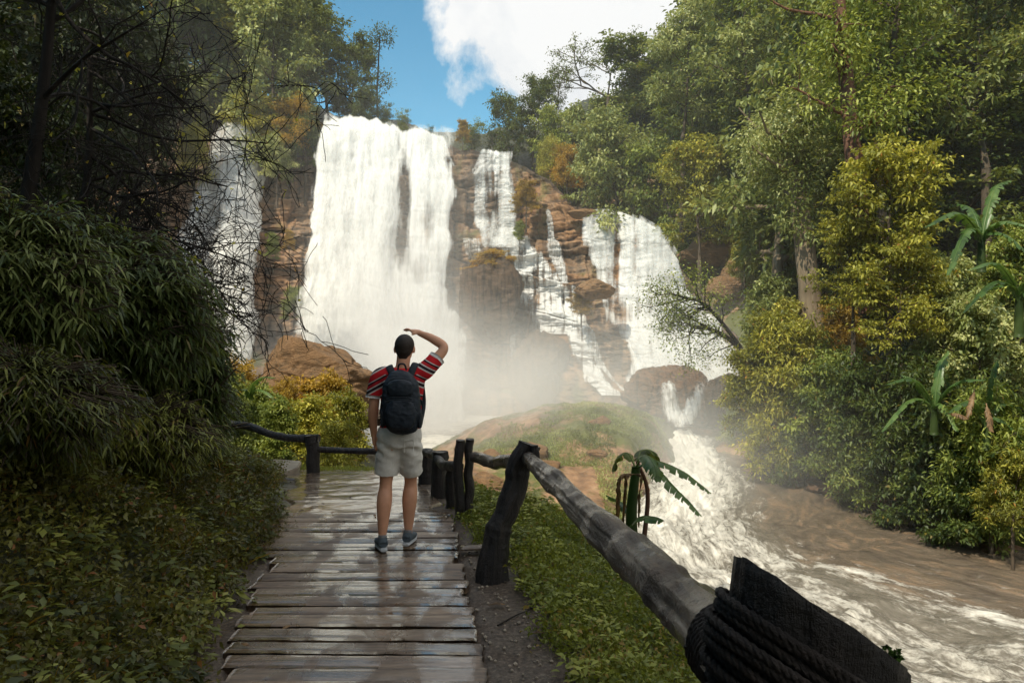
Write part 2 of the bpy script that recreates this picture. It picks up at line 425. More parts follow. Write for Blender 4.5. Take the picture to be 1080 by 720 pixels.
# falling water: 'dens' attribute drives how much of the rock is covered
def fall_mat(name, col=(.86, .87, .86), streak=(5, 2, .22), amt=.9, thr=.55, soft=.35):
    m, nt = mat(name)
    geo = N(nt, 'ShaderNodeNewGeometry'); pos = geo.outputs['Position']
    d = attr(nt, 'dens')
    n1 = noise(nt, 1.0, pos, 6, .7, .3, sc=streak)
    n2 = noise(nt, 1.6, pos, 5, .7, 0, sc=(1.3, 1, .5))
    nn = math_(nt, 'ADD', math_(nt, 'MULTIPLY', n1, .65), math_(nt, 'MULTIPLY', n2, .35))
    a = math_(nt, 'ADD', math_(nt, 'SUBTRACT', nn, .5), 0.0)
    a = math_(nt, 'ADD', math_(nt, 'MULTIPLY', a, amt * 2.6), d)
    al = ramp(nt, a, [(thr - soft, (0, 0, 0)), (thr + soft, (1, 1, 1))])
    c2 = ramp(nt, nn, [(.30, (.66, .68, .66)), (.5, col)])
    df = N(nt, 'ShaderNodeBsdfPrincipled'); lk(nt, c2, df.inputs['Base Color']); df.inputs['Roughness'].default_value = .55
    lk(nt, bump(nt, nn, .25, .1), df.inputs['Normal'])
    tl = N(nt, 'ShaderNodeBsdfTranslucent'); lk(nt, c2, tl.inputs[0])
    m1 = N(nt, 'ShaderNodeMixShader'); m1.inputs[0].default_value = .3; lk(nt, df.outputs[0], m1.inputs[1]); lk(nt, tl.outputs[0], m1.inputs[2])
    tp = N(nt, 'ShaderNodeBsdfTransparent')
    m2 = N(nt, 'ShaderNodeMixShader'); lk(nt, al, m2.inputs[0]); lk(nt, tp.outputs[0], m2.inputs[1]); lk(nt, m1.outputs[0], m2.inputs[2])
    o = N(nt, 'ShaderNodeOutputMaterial'); lk(nt, m2.outputs[0], o.inputs[0])
    return m
M['fall'] = fall_mat('falling_water', streak=(3.2, 1, .16), amt=.75, soft=.42)
M['veil'] = fall_mat('water_veil', streak=(2.4, 1, .13), amt=.8, soft=.5)
M['fall_thin'] = fall_mat('thin_falling_water', streak=(8, 2, .35), amt=1.0)

def river_mat():
    m, nt = mat('river_water')
    geo = N(nt, 'ShaderNodeNewGeometry'); pos = geo.outputs['Position']
    foam = attr(nt, 'foam'); sh = attr(nt, 'shelf')
    s, t = attr(nt, 'flow_s'), attr(nt, 'flow_t')
    cb = N(nt, 'ShaderNodeCombineXYZ'); lk(nt, s, cb.inputs[0]); lk(nt, t, cb.inputs[1])
    n1 = noise(nt, 1.0, cb.outputs[0], 7, .72, .8, sc=(1.5, 5, 1))
    n2 = noise(nt, 6, pos, 5, .7)
    f = math_(nt, 'ADD', foam, math_(nt, 'MULTIPLY', math_(nt, 'SUBTRACT', math_(nt, 'ADD', math_(nt, 'MULTIPLY', n1, .7), math_(nt, 'MULTIPLY', n2, .3)), .5), 2.6))
    fm = ramp(nt, f, [(.30, (0, 0, 0)), (.62, (.45, .45, .45)), (1.0, (1, 1, 1))])
    brown = ramp(nt, noise(nt, .8, cb.outputs[0], 6, .65, 1.2, sc=(.5, 1.6, 1)), [(.3, (.07, .055, .042)), (.5, (.16, .125, .09)), (.66, (.28, .19, .12))])
    deep = ramp(nt, n1, [(.3, (.09, .08, .06)), (.7, (.24, .21, .165))])
    base = mixc(nt, sh, deep, brown)
    col = mixc(nt, fm, base, (.80, .77, .69))
    rg = ramp(nt, fm, [(0, (.12, .12, .12)), (1, (.6, .6, .6))])
    h = math_(nt, 'ADD', n1, math_(nt, 'MULTIPLY', n2, .4))
    finish(nt, col, rg, bump(nt, h, .8, .12), .6)
    return m
M['river'] = river_mat()
# =================================================================== terrain
_cp = []
def cp(x, y, z): _cp.append((x, y, z))
def cpp(px, py, d): _cp.append(tuple(P(px, py, d)))
for a in [(-1.9,0,0),(0,0,0),(-.8,3.75,0),(-1.3,6.6,0),(-2,9.3,-.17),(-3,10.7,-.28),(-2,10.9,-.3),(.3,3.75,-.03),(0,5.5,0),(-1.9,4,0),(-2.3,6,.02),(-1.3,-4,0),
          (-2.7,2.5,.65),(-3.0,4.8,.8),(-3.4,4.8,1.1),(-3,1,1.0),(-5,3,2.4),(-5,7,2.0),(-4,8,.9),(-8,5,4),(-8,0,4.5),(-12,3,6),(-6,10,1.2),(-9,11,3),(-3.3,7.6,.2),(-4.2,10,.0),
          (-4,12.5,-.5),(-5.5,15,-.7),(-3,15,-1.2),(-3.4,18.5,-1.3),(-8,20,-.8),(-6,22,-1.3),(-4.2,22,-1.6),(-9,27,-2),(-2.3,12.2,-.7),(-1.6,13.5,-2.4),(-1.9,18,-3.6),(-1,11.3,-.7),
          (-14,30,-1),(-20,30,1),(-25,45,3),(-30,60,6),(-30,30,8),(-20,15,8),(-14,18,3),(-20,5,10),(-40,20,22),(-45,45,26),(-30,0,16),(-20,-15,8),
          (1,3.75,-.15),(.9,5,-.2),(.9,6.5,-.35),(.3,8.3,-.25),(1,8,-.6),(-.4,9.2,-.3),(1.5,5,-.5),(1.7,3,-.5),(1.7,0,-.4),(1.2,1.5,-.25),(3,5,-2.9),(3,8,-3.6),(2.2,11,-3.6),(3.4,2,-3.4),(3.4,-3,-3.4),(.3,11,-2.4),(1.2,9.8,-2.4),
          (.5,14,-3.6),(-1,18,-4.2),
          (-6,33,-4.6),(-6,45,-4.8),(-12,40,-4.4),(-14,50,-4.6),(-2,48,-4.6),(2,50,-4.2),
          (9.4,32.5,-3.4),(12,37,-2.6),(12.5,41,-2.0),(14.2,42,.5),(15.5,46,5.5),(18,50,10),(13.5,29,-3.2),(15,24.5,-3.6),(15.5,20,-3.9),(18,17,-3.6),
          (10,80,27),(0,90,22),(-10,90,21),(30,80,40),(30,55,27),(25,40,15),(20,30,4),(19,22,-.5),(24,20,5),(32,25,14),(24,10,2),(32,10,9),(45,12,18),(50,50,45),(60,15,32),(16,36,2),
          (-22,67,18.6),(-10,67,18.2),(-4,67,17.5),(0,68,16.6),(5,66,14.5),(10,62,15),(-35,66,22),(-30,80,28),(-45,80,36),(-20,80,24),
          (8.6,60,11),(13,57,8),
          (-22,62,4),(-10,62,4),(-4,61,4),(0,60,3),(3,55,0)]: cp(*a)
for px, py, d in [(500,445,34),(560,432,33),(600,431,33.5),(650,434,34),(690,450,35),(712,470,32),(700,505,28),(620,530,23.5),(560,535,22.5),(500,530,22.5),(560,480,28),(640,470,29),(478,470,33)]: cpp(px, py, d)
for k in range(16):
    a = k / 16 * 2 * math.pi; r = 330
    cp(r * math.cos(a), r * math.sin(a), 60 + 30 * math.sin(3 * a))
for k in range(10):
    a = k / 10 * 2 * math.pi; r = 150
    cp(r * math.cos(a), r * math.sin(a) + 20, 45 if math.cos(a) ** 2 > .3 or math.sin(a) > 0 else 10)
_cpa = np.array(_cp)
def _ph(dx, dy): return np.sqrt(dx * dx + dy * dy + 1.0)
_K = _ph(_cpa[:, 0][:, None] - _cpa[:, 0], _cpa[:, 1][:, None] - _cpa[:, 1])
_n = len(_cpa); _A = np.zeros((_n + 1, _n + 1)); _A[:_n, :_n] = _K + np.eye(_n) * -0.02; _A[:_n, _n] = 1; _A[_n, :_n] = 1
_w = np.linalg.solve(_A, np.append(_cpa[:, 2], 0))

RYK = [-40, 5, 10, 15, 20, 23, 28, 31, 35, 38]
RXL = [5, 4.5, 3.9, 3.2, 3.0, 3.6, 5.5, 6.5, 7.6, 8.2]
RXR = [30, 26, 22, 17, 14.4, 14.0, 12.8, 9.9, 9.3, 9.2]
def zr(y): return np.where(y < 35, -3.6 - .065 * (35 - y), -3.6 + .12 * (y - 35))
def xl(y): return np.interp(y, RYK, RXL) + .35 * vnoise(y * .7, 3.1)
def xr(y): return np.interp(y, RYK, RXR) + .7 * vnoise(y * .5, 9.1)
def deckL(y): return -1.49 - .19 * (y - 3.75)
def deckR(y): return -.12 - .135 * (y - 3.75)
def zpath(y): return -.075 * np.maximum(y - 7, 0)

def terrain(x, y):
    x = np.asarray(x, float); y = np.asarray(y, float); sh = x.shape
    xf, yf = x.ravel(), y.ravel(); z = np.empty(len(xf))
    for i in range(0, len(xf), 20000):
        a, b = xf[i:i + 20000], yf[i:i + 20000]
        z[i:i + 20000] = _ph(a[:, None] - _cpa[:, 0], b[:, None] - _cpa[:, 1]) @ _w[:-1] + _w[-1]
    z = z.reshape(sh)
    dist = np.hypot(x, y)
    z = z + .05 * fbm(x * 1.3, y * 1.3, 0, 3, 5) + np.clip((dist - 10) / 60, 0, 1) * 2.2 * fbm(x * .16, y * .16, 0, 5, 5)
    # mound roughness
    mm = np.exp(-(((x - 2) / 6) ** 2 + ((y - 29) / 7) ** 2)); z = z + mm * .35 * fbm(x * .9, y * .9, 0, 8, 4)
    # river bed and the falls' pool
    ins = np.minimum(x - xl(y), xr(y) - x)
    ir = sst(-1.2, .5, ins) * sst(38.5, 36, y)
    z = z * (1 - ir) + (zr(y) - .35 + .1 * fbm(x, y, 0, 2, 3)) * ir
    z = np.where((ins < -.25) & (ins > -3) & (y < 37) & (y > 12) & (x > 2), np.maximum(z, zr(y) + .10 + .3 * np.clip(-ins - .25, 0, 1)), z)
    pool = np.clip(1 - (((x + 6.5) / 9) ** 2 + ((y - 46) / 9) ** 2), 0, 1)
    z = np.where(pool > 0, np.minimum(z, -4.0 - pool), z)
    # level strip for the boardwalk and the path
    L, R = deckL(y) - .05, deckR(y) + .42 - .25 * sst(5, 8, y)
    L = L - .9 * sst(9, 11, y)
    m = sst(-.55, 0, np.minimum(x - L, R - x)) * sst(11.9, 11.2, y) * sst(-6, -4, y)
    z = z * (1 - m) + (zpath(y) - .035 + .012 * fbm(x * 6, y * 6, 0, 4, 3)) * m
    ud = sst(-.02, .08, np.minimum(x - deckL(y) , deckR(y) - x)) * (y < 7.6)
    z = z - .10 * ud * m
    return z
def tz(x, y): return float(terrain(np.array([x]), np.array([y]))[0])

xs = np.concatenate([np.arange(-420, -60, 20), np.arange(-60, -12, 1.0), np.arange(-12, -4, .3), np.arange(-4, 3, .07), np.arange(3, 17, .28), np.arange(17, 60, 1.0), np.arange(60, 430, 20)])
ys = np.concatenate([np.arange(-120, -60, 12), np.arange(-60, -4, 2), np.arange(-4, 12, .1), np.arange(12, 40, .35), np.arange(40, 100, 1.0), np.arange(100, 560, 20)])
gx, gy = np.meshgrid(xs, ys, indexing='ij')
gz = terrain(gx, gy)
# mud beside the deck; warm rock on the mound and the right slope
L, R = deckL(gy), deckR(gy)
mud = sst(-.45, -.12, np.minimum(gx - L, R + .36 - .25 * sst(5, 8, gy) - gx) + .15 * fbm(gx * 2, gy * 2, 0, 6, 4)) * (gy < 12)
warm = np.clip(np.exp(-(((gx - 2) / 6) ** 2 + ((gy - 29) / 8) ** 2)) * 2.2, 0, 1) + sst(0, 1, 1.5 - np.abs(xr(gy) + .9 - gx)) * (gy > 14) * (gy < 38)
warm = warm + sst(3.5, 1.5, np.hypot(gx - 13.8, (gy - 44.5) * .8)) + sst(45, 50, gy) * sst(66, 60, gy) * sst(16, 12, gx)
g = mobj('ground', np.stack([gx, gy, gz], -1).reshape(-1, 3), grid_faces(len(xs), len(ys)), M['ground'], None, True, {'mud': mud.ravel(), 'warm': np.clip(warm, 0, 1).ravel()})
tag(g, kind='structure')

# wet mud path beyond the planks
nu, nv = 120, 160
yy = np.linspace(7.28, 11.5, nv)[None, :]; uu = np.linspace(0, 1, nu)[:, None]
Lp = np.interp(yy, [7.2, 8.8, 10.2, 10.8, 11.5], [-2.35, -2.75, -3.1, -3.9, -4.0]) + .12 * vnoise(yy * 2.1, 1)
Rp = np.interp(yy, [7.2, 8.8, 10.7, 11.5], [-.50, -.85, -1.2, -1.3]) + .1 * vnoise(yy * 2.3, 7)
X = Lp + (Rp - Lp) * uu; Y = yy + 0 * uu
e = np.minimum(np.minimum(uu * (Rp - Lp), (1 - uu) * (Rp - Lp)), 11.5 - Y)
Z = zpath(Y) - .005 + .014 * fbm(X * 3, Y * 3, 0, 4, 4) - .10 * sst(.16, 0, e) - .035 * sst(7.42, 7.25, Y)
tag(mobj('path', np.stack([X, Y, Z], -1).reshape(-1, 3), grid_faces(nu, nv), M['path'], None, True), kind='structure')

# =================================================================== river
cl = interp_path(np.array([(9.0, 40), (8.5, 35), (7.2, 29), (5.3, 24), (5.5, 20), (7.6, 16.8), (11.5, 13.4), (18, 9.5), (30, 4)]), 700)
cs = np.concatenate([[0], np.cumsum(np.linalg.norm(np.diff(cl, axis=0), axis=1))])
def flow(x, y):
    x, y = x.ravel(), y.ravel(); S = np.empty(len(x)); T = np.empty(len(x)); tg = nrm(np.gradient(cl, axis=0))
    for i in range(0, len(x), 5000):
        dx = x[i:i+5000, None] - cl[:, 0]; dy = y[i:i+5000, None] - cl[:, 1]
        k = np.argmin(dx * dx + dy * dy, 1); a = np.arange(len(k))
        S[i:i+5000] = cs[k] + dx[a, k] * tg[k, 0] + dy[a, k] * tg[k, 1]
        T[i:i+5000] = dx[a, k] * tg[k, 1] - dy[a, k] * tg[k, 0]
    return S, T
ry = np.concatenate([np.arange(-20, 9, 1.0), np.arange(9, 26, .07), np.arange(26, 38.2, .12)]); nx = 230
u = np.linspace(0, 1, nx)[None, :]
Yr = ry[:, None] + 0 * u; Xr = xl(Yr) - .5 + (xr(Yr) + .5 - xl(Yr) + .5) * u
S, T = flow(Xr, Yr); S = S.reshape(Xr.shape); T = T.reshape(Xr.shape)
wd = np.interp(S, [0, 6, 12, 18, 24, 34, 60], [1.0, 1.3, 1.9, 2.6, 2.3, 2.2, 3])
core = np.exp(-(T / wd) ** 2)
st = fbm(S * .35, T * 1.5, 0, 21, 5); st2 = fbm(S * .9, T * 2.6, 3, 23, 4)
foam = core * np.interp(S, [0, 14, 19, 24, 40], [1.25, 1.15, .85, .62, .55]) + .45 * st * (core > .05) - .12
# second and third white tongues on the near side of the shelf
foam = foam + .75 * np.exp(-((T + 2.9) / .8) ** 2) * sst(17, 21, S) * (.6 + st2)
foam = foam + .40 * np.exp(-((T + 4.7) / .5) ** 2) * sst(20, 24, S) * (.5 + st2)
foam = foam + .3 * np.exp(-((Xr - xl(Yr)) / .6) ** 2) * (.5 + st)
shelf = sst(.45, .12, core) * sst(0, -1.0, T)
Zr = zr(Yr) + .30 * core * fbm(S * 1.1, T * 2.4, 0, 31, 5) + .10 * st * core + .03 * fbm(S * 1.5, T * 3, 0, 33, 3)
Zr = Zr + .30 * np.sin(S * 1.15 + 1.3 * st2) * core * sst(14, 18, S) * .5
rk = fbm(Xr * .55, Yr * 1.0, 0, 41, 5)
tag(mobj('river', np.stack([Xr, Yr, Zr], -1).reshape(-1, 3), grid_faces(len(ry), nx), M['river'], None, True,
         {'foam': foam.ravel(), 'shelf': shelf.ravel(), 'flow_s': S.ravel(), 'flow_t': T.ravel()}), kind='structure')
# pool under the main fall
px_ = np.linspace(-17, 4, 110); py_ = np.linspace(34, 57, 110)
X, Y = np.meshgrid(px_, py_, indexing='ij'); nz = fbm(X * .5, Y * .5, 0, 51, 5)
tag(mobj('plunge_pool', np.stack([X, Y, -4.2 + .25 * nz], -1).reshape(-1, 3), grid_faces(110, 110), M['river'], None, True,
         {'foam': (.75 + .5 * nz).ravel(), 'shelf': 0 * X.ravel(), 'flow_s': X.ravel(), 'flow_t': Y.ravel()}), kind='structure')

# =================================================================== cliff
CK = np.array([  # px, rim_py, rim_d, base_py, base_d
    [20, 150, 60, 470, 50], [150, 145, 62, 468, 52], [220, 150, 64, 462, 54], [245, 128, 64, 460, 54], [270, 135, 64, 458, 54.5], [285, 165, 64, 455, 55], [328, 160, 63, 455, 55], [336, 128, 63, 455, 56],
    [400, 136, 63, 455, 56.5], [470, 149, 62, 455, 56], [485, 158, 61.5, 455, 54], [510, 160, 61, 452, 53], [545, 172, 60, 450, 52], [580, 190, 59, 445, 50],
    [606, 218, 57.5, 442, 48], [640, 222, 55, 440, 45], [690, 242, 52, 440, 43], [725, 292, 48, 432, 42], [762, 338, 45, 424, 41], [812, 390, 42, 432, 39]])
def cliff(px, v, disp=1.0):
    rp, rd, bp, bd = [np.interp(px, CK[:, 0], CK[:, k]) for k in (1, 2, 3, 4)]
    py = bp + (rp - bp) * v
    mid = sst(488, 500, px) * sst(640, 610, px)
    st = .15 * v + .25 * sst(.18, .26, v) + .25 * sst(.46, .54, v) + .22 * sst(.66, .74, v) + .13 * sst(.9, .97, v)
    curve = 1 - (1 - v) ** 1.6
    right = sst(600, 640, px)
    g = v * (1 - mid) * (1 - right) + st * mid + curve * right * (1 - mid)
    d = bd + (rd - bd) * g
    p = np.stack([(px - HX) / F * d, d, CAMZ + (HY - py) / F * d], -1)
    x, z = p[..., 0], p[..., 2]
    w = fbm(x * .10, z * .10, 0, 61, 3) * 3
    strat = fbm(x * .10 + w * .2, z * .55 + w * .35, 0, 62, 4)
    blk = np.abs(fbm(x * .32, z * .42, 0, 63, 4)); crk = 1 - np.abs(fbm(x * .55, z * .8 + w, 0, 64, 4)) * 4
    q1 = z / 3.1 + .55 * fbm(x * .13, z * .1, 0, 68, 3) + .06 * x; q2 = z / .95 + .8 * fbm(x * .25, z * .2, 0, 69, 3) - .08 * x
    l1, l2 = q1 - np.floor(q1), q2 - np.floor(q2)
    t1 = fbm(x * .13, np.floor(q1) * 7.3, 0, 70, 3); t2 = fbm(x * .28, np.floor(q2) * 5.1, 0, 71, 3)
    t1 = np.round(t1 * 5 + .35 * fbm(x * .6, z * .3, 0, 72, 3)) / 5; t2 = np.round(t2 * 5 + .3 * fbm(x * .8, z * .5, 0, 73, 3)) / 5
    led = 1.1 * (.6 + t1) * l1 ** 1.6 * sst(1, .93, l1) + .30 * (.6 + t2) * l2 * sst(1, .9, l2) + .30 * t2 + 1.3 * t1
    dd = .9 * w * .35 + 1.0 * strat + led + .35 * blk - .18 * np.clip(crk, 0, 1) + .20 * fbm(x * 1.1, z * 6.5, 0, 65, 5) + .10 * fbm(x * 4, z * 6, 0, 74, 4)
    dd = dd * disp * sst(1.04, .93, v) 
    p[..., 1] -= dd
    return p
nu, nv = 700, 330
PX, V_ = np.meshgrid(np.linspace(20, 812, nu), np.linspace(-.12, 1.0, nv), indexing='ij')
Pc = cliff(PX, V_)
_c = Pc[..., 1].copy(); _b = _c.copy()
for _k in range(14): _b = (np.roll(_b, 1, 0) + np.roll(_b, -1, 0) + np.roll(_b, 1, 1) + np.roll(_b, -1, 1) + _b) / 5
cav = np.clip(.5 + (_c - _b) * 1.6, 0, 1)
Pc[..., 2] += .12 * fbm(Pc[..., 0] * 1.2, Pc[..., 1], 0, 66, 3)
back = []
for k in (1.2, 3, 6, 10):
    q = Pc[:, -1].copy(); q[:, 1] += k; q[:, 2] += -.10 * k + .3 * fbm(q[:, 0] * .5, q[:, 1] * .5, 0, 67, 3); back.append(q[:, None])
Pc = np.concatenate([Pc] + back, 1)
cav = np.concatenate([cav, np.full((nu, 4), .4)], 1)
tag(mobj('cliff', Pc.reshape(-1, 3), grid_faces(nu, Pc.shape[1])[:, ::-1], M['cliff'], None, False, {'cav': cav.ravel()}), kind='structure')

# =================================================================== falls
def fall(name, label, keys, off, nu, nv, base=1.0, edge=.15, seed=0, material='fall', holes=(), group=None, disp=.75, over=0, bulge=0, tear=.5, cat='waterfall', parent=None, lip=0, strand=0):
    keys = np.array(keys, float)      # py, px_left, px_right going down
    py = np.linspace(keys[0, 0], keys[-1, 0], nv)[None, :]; u = np.linspace(0, 1, nu)[:, None]
    a = np.interp(py, keys[:, 0], keys[:, 1]); b = np.interp(py, keys[:, 0], keys[:, 2]); rg = .035 * np.abs(b - a) + 1.5
    a = a + rg * fbm(py * .035, 1, 0, seed + 20, 4) * 2; b = b + rg * fbm(py * .035, 9, 0, seed + 21, 4) * 2
    wav = 2.2 * fbm(py * .05, 0, 0, seed + 5, 4)
    px = a + (b - a) * u + wav
    rp, bp = np.interp(px, CK[:, 0], CK[:, 1]), np.interp(px, CK[:, 0], CK[:, 3])
    v = (bp - py) / (bp - rp)
    top = np.maximum(v - 1.0, 0)
    p = cliff(px, np.minimum(v, 1.0), disp)
    fall_t = np.clip((1 - v), 0, 1)
    p[..., 1] -= off[0] + (off[1] - off[0]) * fall_t ** .8
    p[..., 2] += top * (bp - rp) / F * p[..., 1]
    p[..., 1] += top * 60 * .25
    x, z = p[..., 0], p[..., 2]
    p[..., 1] -= bulge * np.sin(u * math.pi) * (.4 + fall_t)
    n1 = fbm(x * 1.1, z * .12, 0, seed, 5); n2 = fbm(x * .5, z * .35, 0, seed + 9, 5)
    p[..., 1] -= (.16 * n1 + .22 * n2 + .05 * fbm(x * 4, z * .4, 0, seed + 2, 4)) * min(1, bulge + .35)
    wpx = np.abs(b - a)
    em = np.minimum(u, 1 - u) / edge
    em = em + 1.1 * tear * (n1 + n2 * .8)
    dens = base * sst(-.1, 1, em) - .45 * sst(.7, -.2, em) + .35 * n1
    dens = dens - 2.2 * sst(.0, .03, v - 1.0 + .018 * n2 - .01 + (.030 * fbm(px * .07, 0, 0, 333, 4) + .11 * sst(462, 490, px) ** 1.5 + .02 + .03 * sst(345, 334, px) - .028 * np.exp(-((px - 347) / 7) ** 2) if lip else 0))
    if strand: dens = dens + strand * (fbm(px * .30 + .8 * fbm(py * .04, px * .02, 0, seed + 12, 3), py * .012, 0, seed + 11, 4) + .12 + .25 * np.sin(z * 3.0 + 4 * n2))
    if lip: p[..., 2] += lip * sst(.10, 0, (py - keys[0, 0]) / (keys[-1, 0] - keys[0, 0])) * (.25 + 1.3 * np.abs(fbm(x * .9, 3.0, 0, seed + 3, 4)) + np.exp(-((x + 14.5) / 1.1) ** 2))
    dens = dens - .9 * sst(.03, -.02, (1 - np.abs(v - .5) * 2) * 0 + (py - keys[0, 0]) / (keys[-1, 0] - keys[0, 0]) + .03 * n2)
    for (hx, hy, rx, ry_, s) in holes:
        dens = dens - s * np.exp(-((px - hx) / rx) ** 2 - ((py - hy) / ry_) ** 2) * (1 + .4 * n2)
    o = mobj(name, p.reshape(-1, 3), grid_faces(nu, nv), M[material], parent, True, {'dens': dens.ravel()})
    if parent is None: tag(o, label, cat, group)
    if parent is None and name == 'waterfall':      # looser veils of water falling in front of the sheet
        for q in (1, 2):
            v2 = p.copy(); v2[..., 1] -= .55 * q + .5 * fall_t * q; v2[..., 0] += .25 * q * fbm(z * .3, x * .2, 0, seed + 30 + q, 3)
            d2 = .38 - .12 * q + .55 * fbm(x * .8, z * .10, 0, seed + 40 + q, 5) + .35 * fall_t - .9 * sst(.9, 0, np.minimum(u, 1 - u) / .10 + .8 * n1) * (1 - .0 * u) - 1.2 * sst(.06, 0, (py - keys[0, 0]) / (keys[-1, 0] - keys[0, 0]))
            for (hx, hy, rx, ry_, s) in holes: d2 = d2 - .8 * s * np.exp(-((px - hx) / rx) ** 2 - ((py - hy) / ry_) ** 2)
            mobj('veil', v2.reshape(-1, 3), grid_faces(nu, nv), M['veil'], o, True, {'dens': d2.ravel()})
    return o
fall('waterfall', 'widest tall white waterfall plunging in the centre of the cliff', [(123, 336, 486), (134, 333, 486), (200, 332, 487), (300, 326, 486), (400, 318, 496), (462, 308, 520)], (1.2, 3.0), 220, 320, disp=.06, base=1.25, edge=.11, seed=101,
     holes=[(431, 210, 7, 34, 1.7), (428, 262, 9, 24, 1.4), (455, 236, 9, 28, .8), (447, 288, 12, 24, .6), (380, 180, 5, 25, .4)], bulge=.9, tear=.9, lip=.04)
fall('waterfall', 'smaller white waterfall on the far left behind the bare twigs', [(126, 238, 268), (150, 228, 278), (200, 212, 282), (260, 200, 284), (330, 196, 282), (400, 190, 280), (450, 185, 280)], (.8, 2.0), 120, 300, disp=.3, base=.9, strand=.5, edge=.12, seed=131,
     holes=[(235, 245, 10, 50, .55), (240, 330, 16, 60, .45)], bulge=.4, tear=.8)
fall('waterfall', 'narrow white fall spilling over the lip right of the widest one', [(158, 502, 542), (200, 503, 548), (240, 503, 552), (262, 508, 556)], (.35, .7), 90, 160, base=.85, edge=.25, strand=.9, seed=151, holes=[(521, 212, 8, 34, .8)], bulge=.3, tear=.6)
fall('cascade', 'braided cascade stepping down the brown ledges left of the round grassy rock', [(246, 508, 560), (268, 530, 578), (300, 545, 598), (330, 548, 616), (352, 548, 622)], (.45, .5), 110, 200, base=.88, edge=.24, strand=.9, seed=161, material='fall_thin', holes=[(565, 300, 8, 22, .5)], disp=.95, cat='cascade')
fall('cascade', 'diagonal thread of white water running down to the foot of the ledges', [(318, 585, 604), (350, 592, 618), (380, 606, 628), (402, 618, 640), (416, 632, 660)], (.45, .5), 60, 160, base=.95, edge=.3, strand=.8, seed=171, material='fall_thin', disp=.95, cat='cascade')
fall('cascade', 'short isolated trickle falling over the lower ledge beside the mist', [(352, 537, 545), (380, 538, 548), (418, 544, 556)], (.45, .5), 30, 110, base=.85, edge=.3, seed=181, material='fall_thin', disp=.95, cat='cascade')
fall('cascade', 'thin trickle over the upper right ledge below the small boulder', [(222, 576, 582), (250, 578, 586), (262, 574, 592), (300, 590, 600)], (.45, .5), 26, 110, base=.6, edge=.3, seed=191, material='fall_thin', disp=.95, cat='cascade')
fall('cascade', 'faint trickle threading the brown rock between the two cascades', [(300, 600, 606), (330, 606, 614), (370, 618, 626), (405, 636, 642)], (.45, .5), 26, 130, base=.45, edge=.3, seed=195, material='fall_thin', disp=.95, cat='cascade')
fall('cascade', 'thin strand fanning out below the small dark boulder toward the mound', [(322, 604, 612), (350, 612, 626), (385, 628, 640), (410, 648, 656)], (.45, .5), 26, 130, base=.65, edge=.3, seed=197, material='fall_thin', disp=.95, cat='cascade')
fall('cascade', 'short curtain of water dropping off the upper ledge left of the braided cascade', [(252, 486, 512), (266, 488, 514), (278, 492, 512)], (.5, .6), 40, 60, base=.6, edge=.3, seed=198, material='fall_thin', disp=.95, cat='cascade')
fall('waterfall', 'broad curving white cascade at the right end of the cliff', [(222, 606, 668), (240, 608, 694), (262, 612, 712), (300, 626, 728), (345, 640, 755), (375, 655, 772), (402, 660, 778)], (.4, .9), 180, 260, base=.95, edge=.10, strand=.75, disp=.45, seed=201,
     holes=[(650, 270, 5, 40, .75), (668, 265, 4, 40, .5), (640, 300, 6, 30, .6), (700, 300, 10, 30, .3), (655, 330, 12, 25, .6)], bulge=.3, tear=.6)
# =================================================================== boardwalk
mb = MB(); r = np.random.default_rng(11)
y = -1.6; k = 0
while y < 7.42:
    wv = r.uniform(.135, .20); gap = r.uniform(.004, .013)
    yc = y + wv / 2
    L, R = deckL(yc), deckR(yc)
    if yc > 5.9: L -= .22 + r.uniform(-.05, .06)
    else: L += r.uniform(-.08, .05)
    R += r.uniform(-.02, .02) - (.05 if r.uniform() < .12 else 0)
    nx_, ny_ = 60, 7
    U, Vv = np.meshgrid(np.linspace(0, 1, nx_), np.linspace(0, 1, ny_), indexing='ij')
    skew = r.uniform(-.012, .012); tilt = r.uniform(-.006, .006); z0 = r.uniform(-.006, .004); bow = r.uniform(-.01, .006)
    edge = .008 * fbm(U * 14, k * 3.7, 0, 5, 3)
    X = L + (R - L) * U + (.012 * fbm(Vv * 5, k, 0, 6, 2)) * ((U < .01) | (U > .99))
    Y = y + (wv - gap) * (Vv + (Vv > .99) * edge / wv * 1.4 + (Vv < .01) * edge / wv * -1.0) + skew * (U - .5) * 2 + bow * np.sin(U * 3.1)
    Zt = z0 + tilt * (Vv - .5) * 2 - .010 * ((Vv < .01) | (Vv > .99)) - .004 * ((U < .01) | (U > .99)) + .005 * fbm(X * 2.5 + k, Y * 12, 0, 7, 4) - .006 * np.abs(fbm(X * 1.2, k * 2.0, 0, 8, 3))
    top = np.stack([X, Y, Zt + zpath(Y)], -1)
    low = top.copy(); low[..., 2] = z0 - .055
    Vt = np.vstack([top.reshape(-1, 3), low.reshape(-1, 3)])
    n0 = nx_ * ny_
    idx = np.arange(n0).reshape(nx_, ny_)
    loop = np.concatenate([idx[:, 0], idx[-1, 1:], idx[-2::-1, -1], idx[0, -2:0:-1]])
    nl = np.roll(loop, -1)
    side_ = np.stack([loop, loop + n0, nl + n0, nl], 1)
    mb.add(Vt, [grid_faces(nx_, ny_)[:, ::-1] * 1, side_], r.uniform(0, 1))
    y += wv; k += 1
deck = mb.build('boardwalk', M['plank'], None)
tag(deck, kind='structure')
# the loose short board lying at the right edge
bd_ = np.array([(-.42, 6.05, .015), (.10, 6.12, .02)])
V, Fs = tube(interp_path(bd_, 14), .05, 10, .12, 3, ell=(.35, 1.1))
mb = MB(); mb.add(V, Fs, .2); o = mb.build('loose_board', M['plank']); tag(o, 'short dark board lying between the boardwalk edge and the leaning post', 'board')

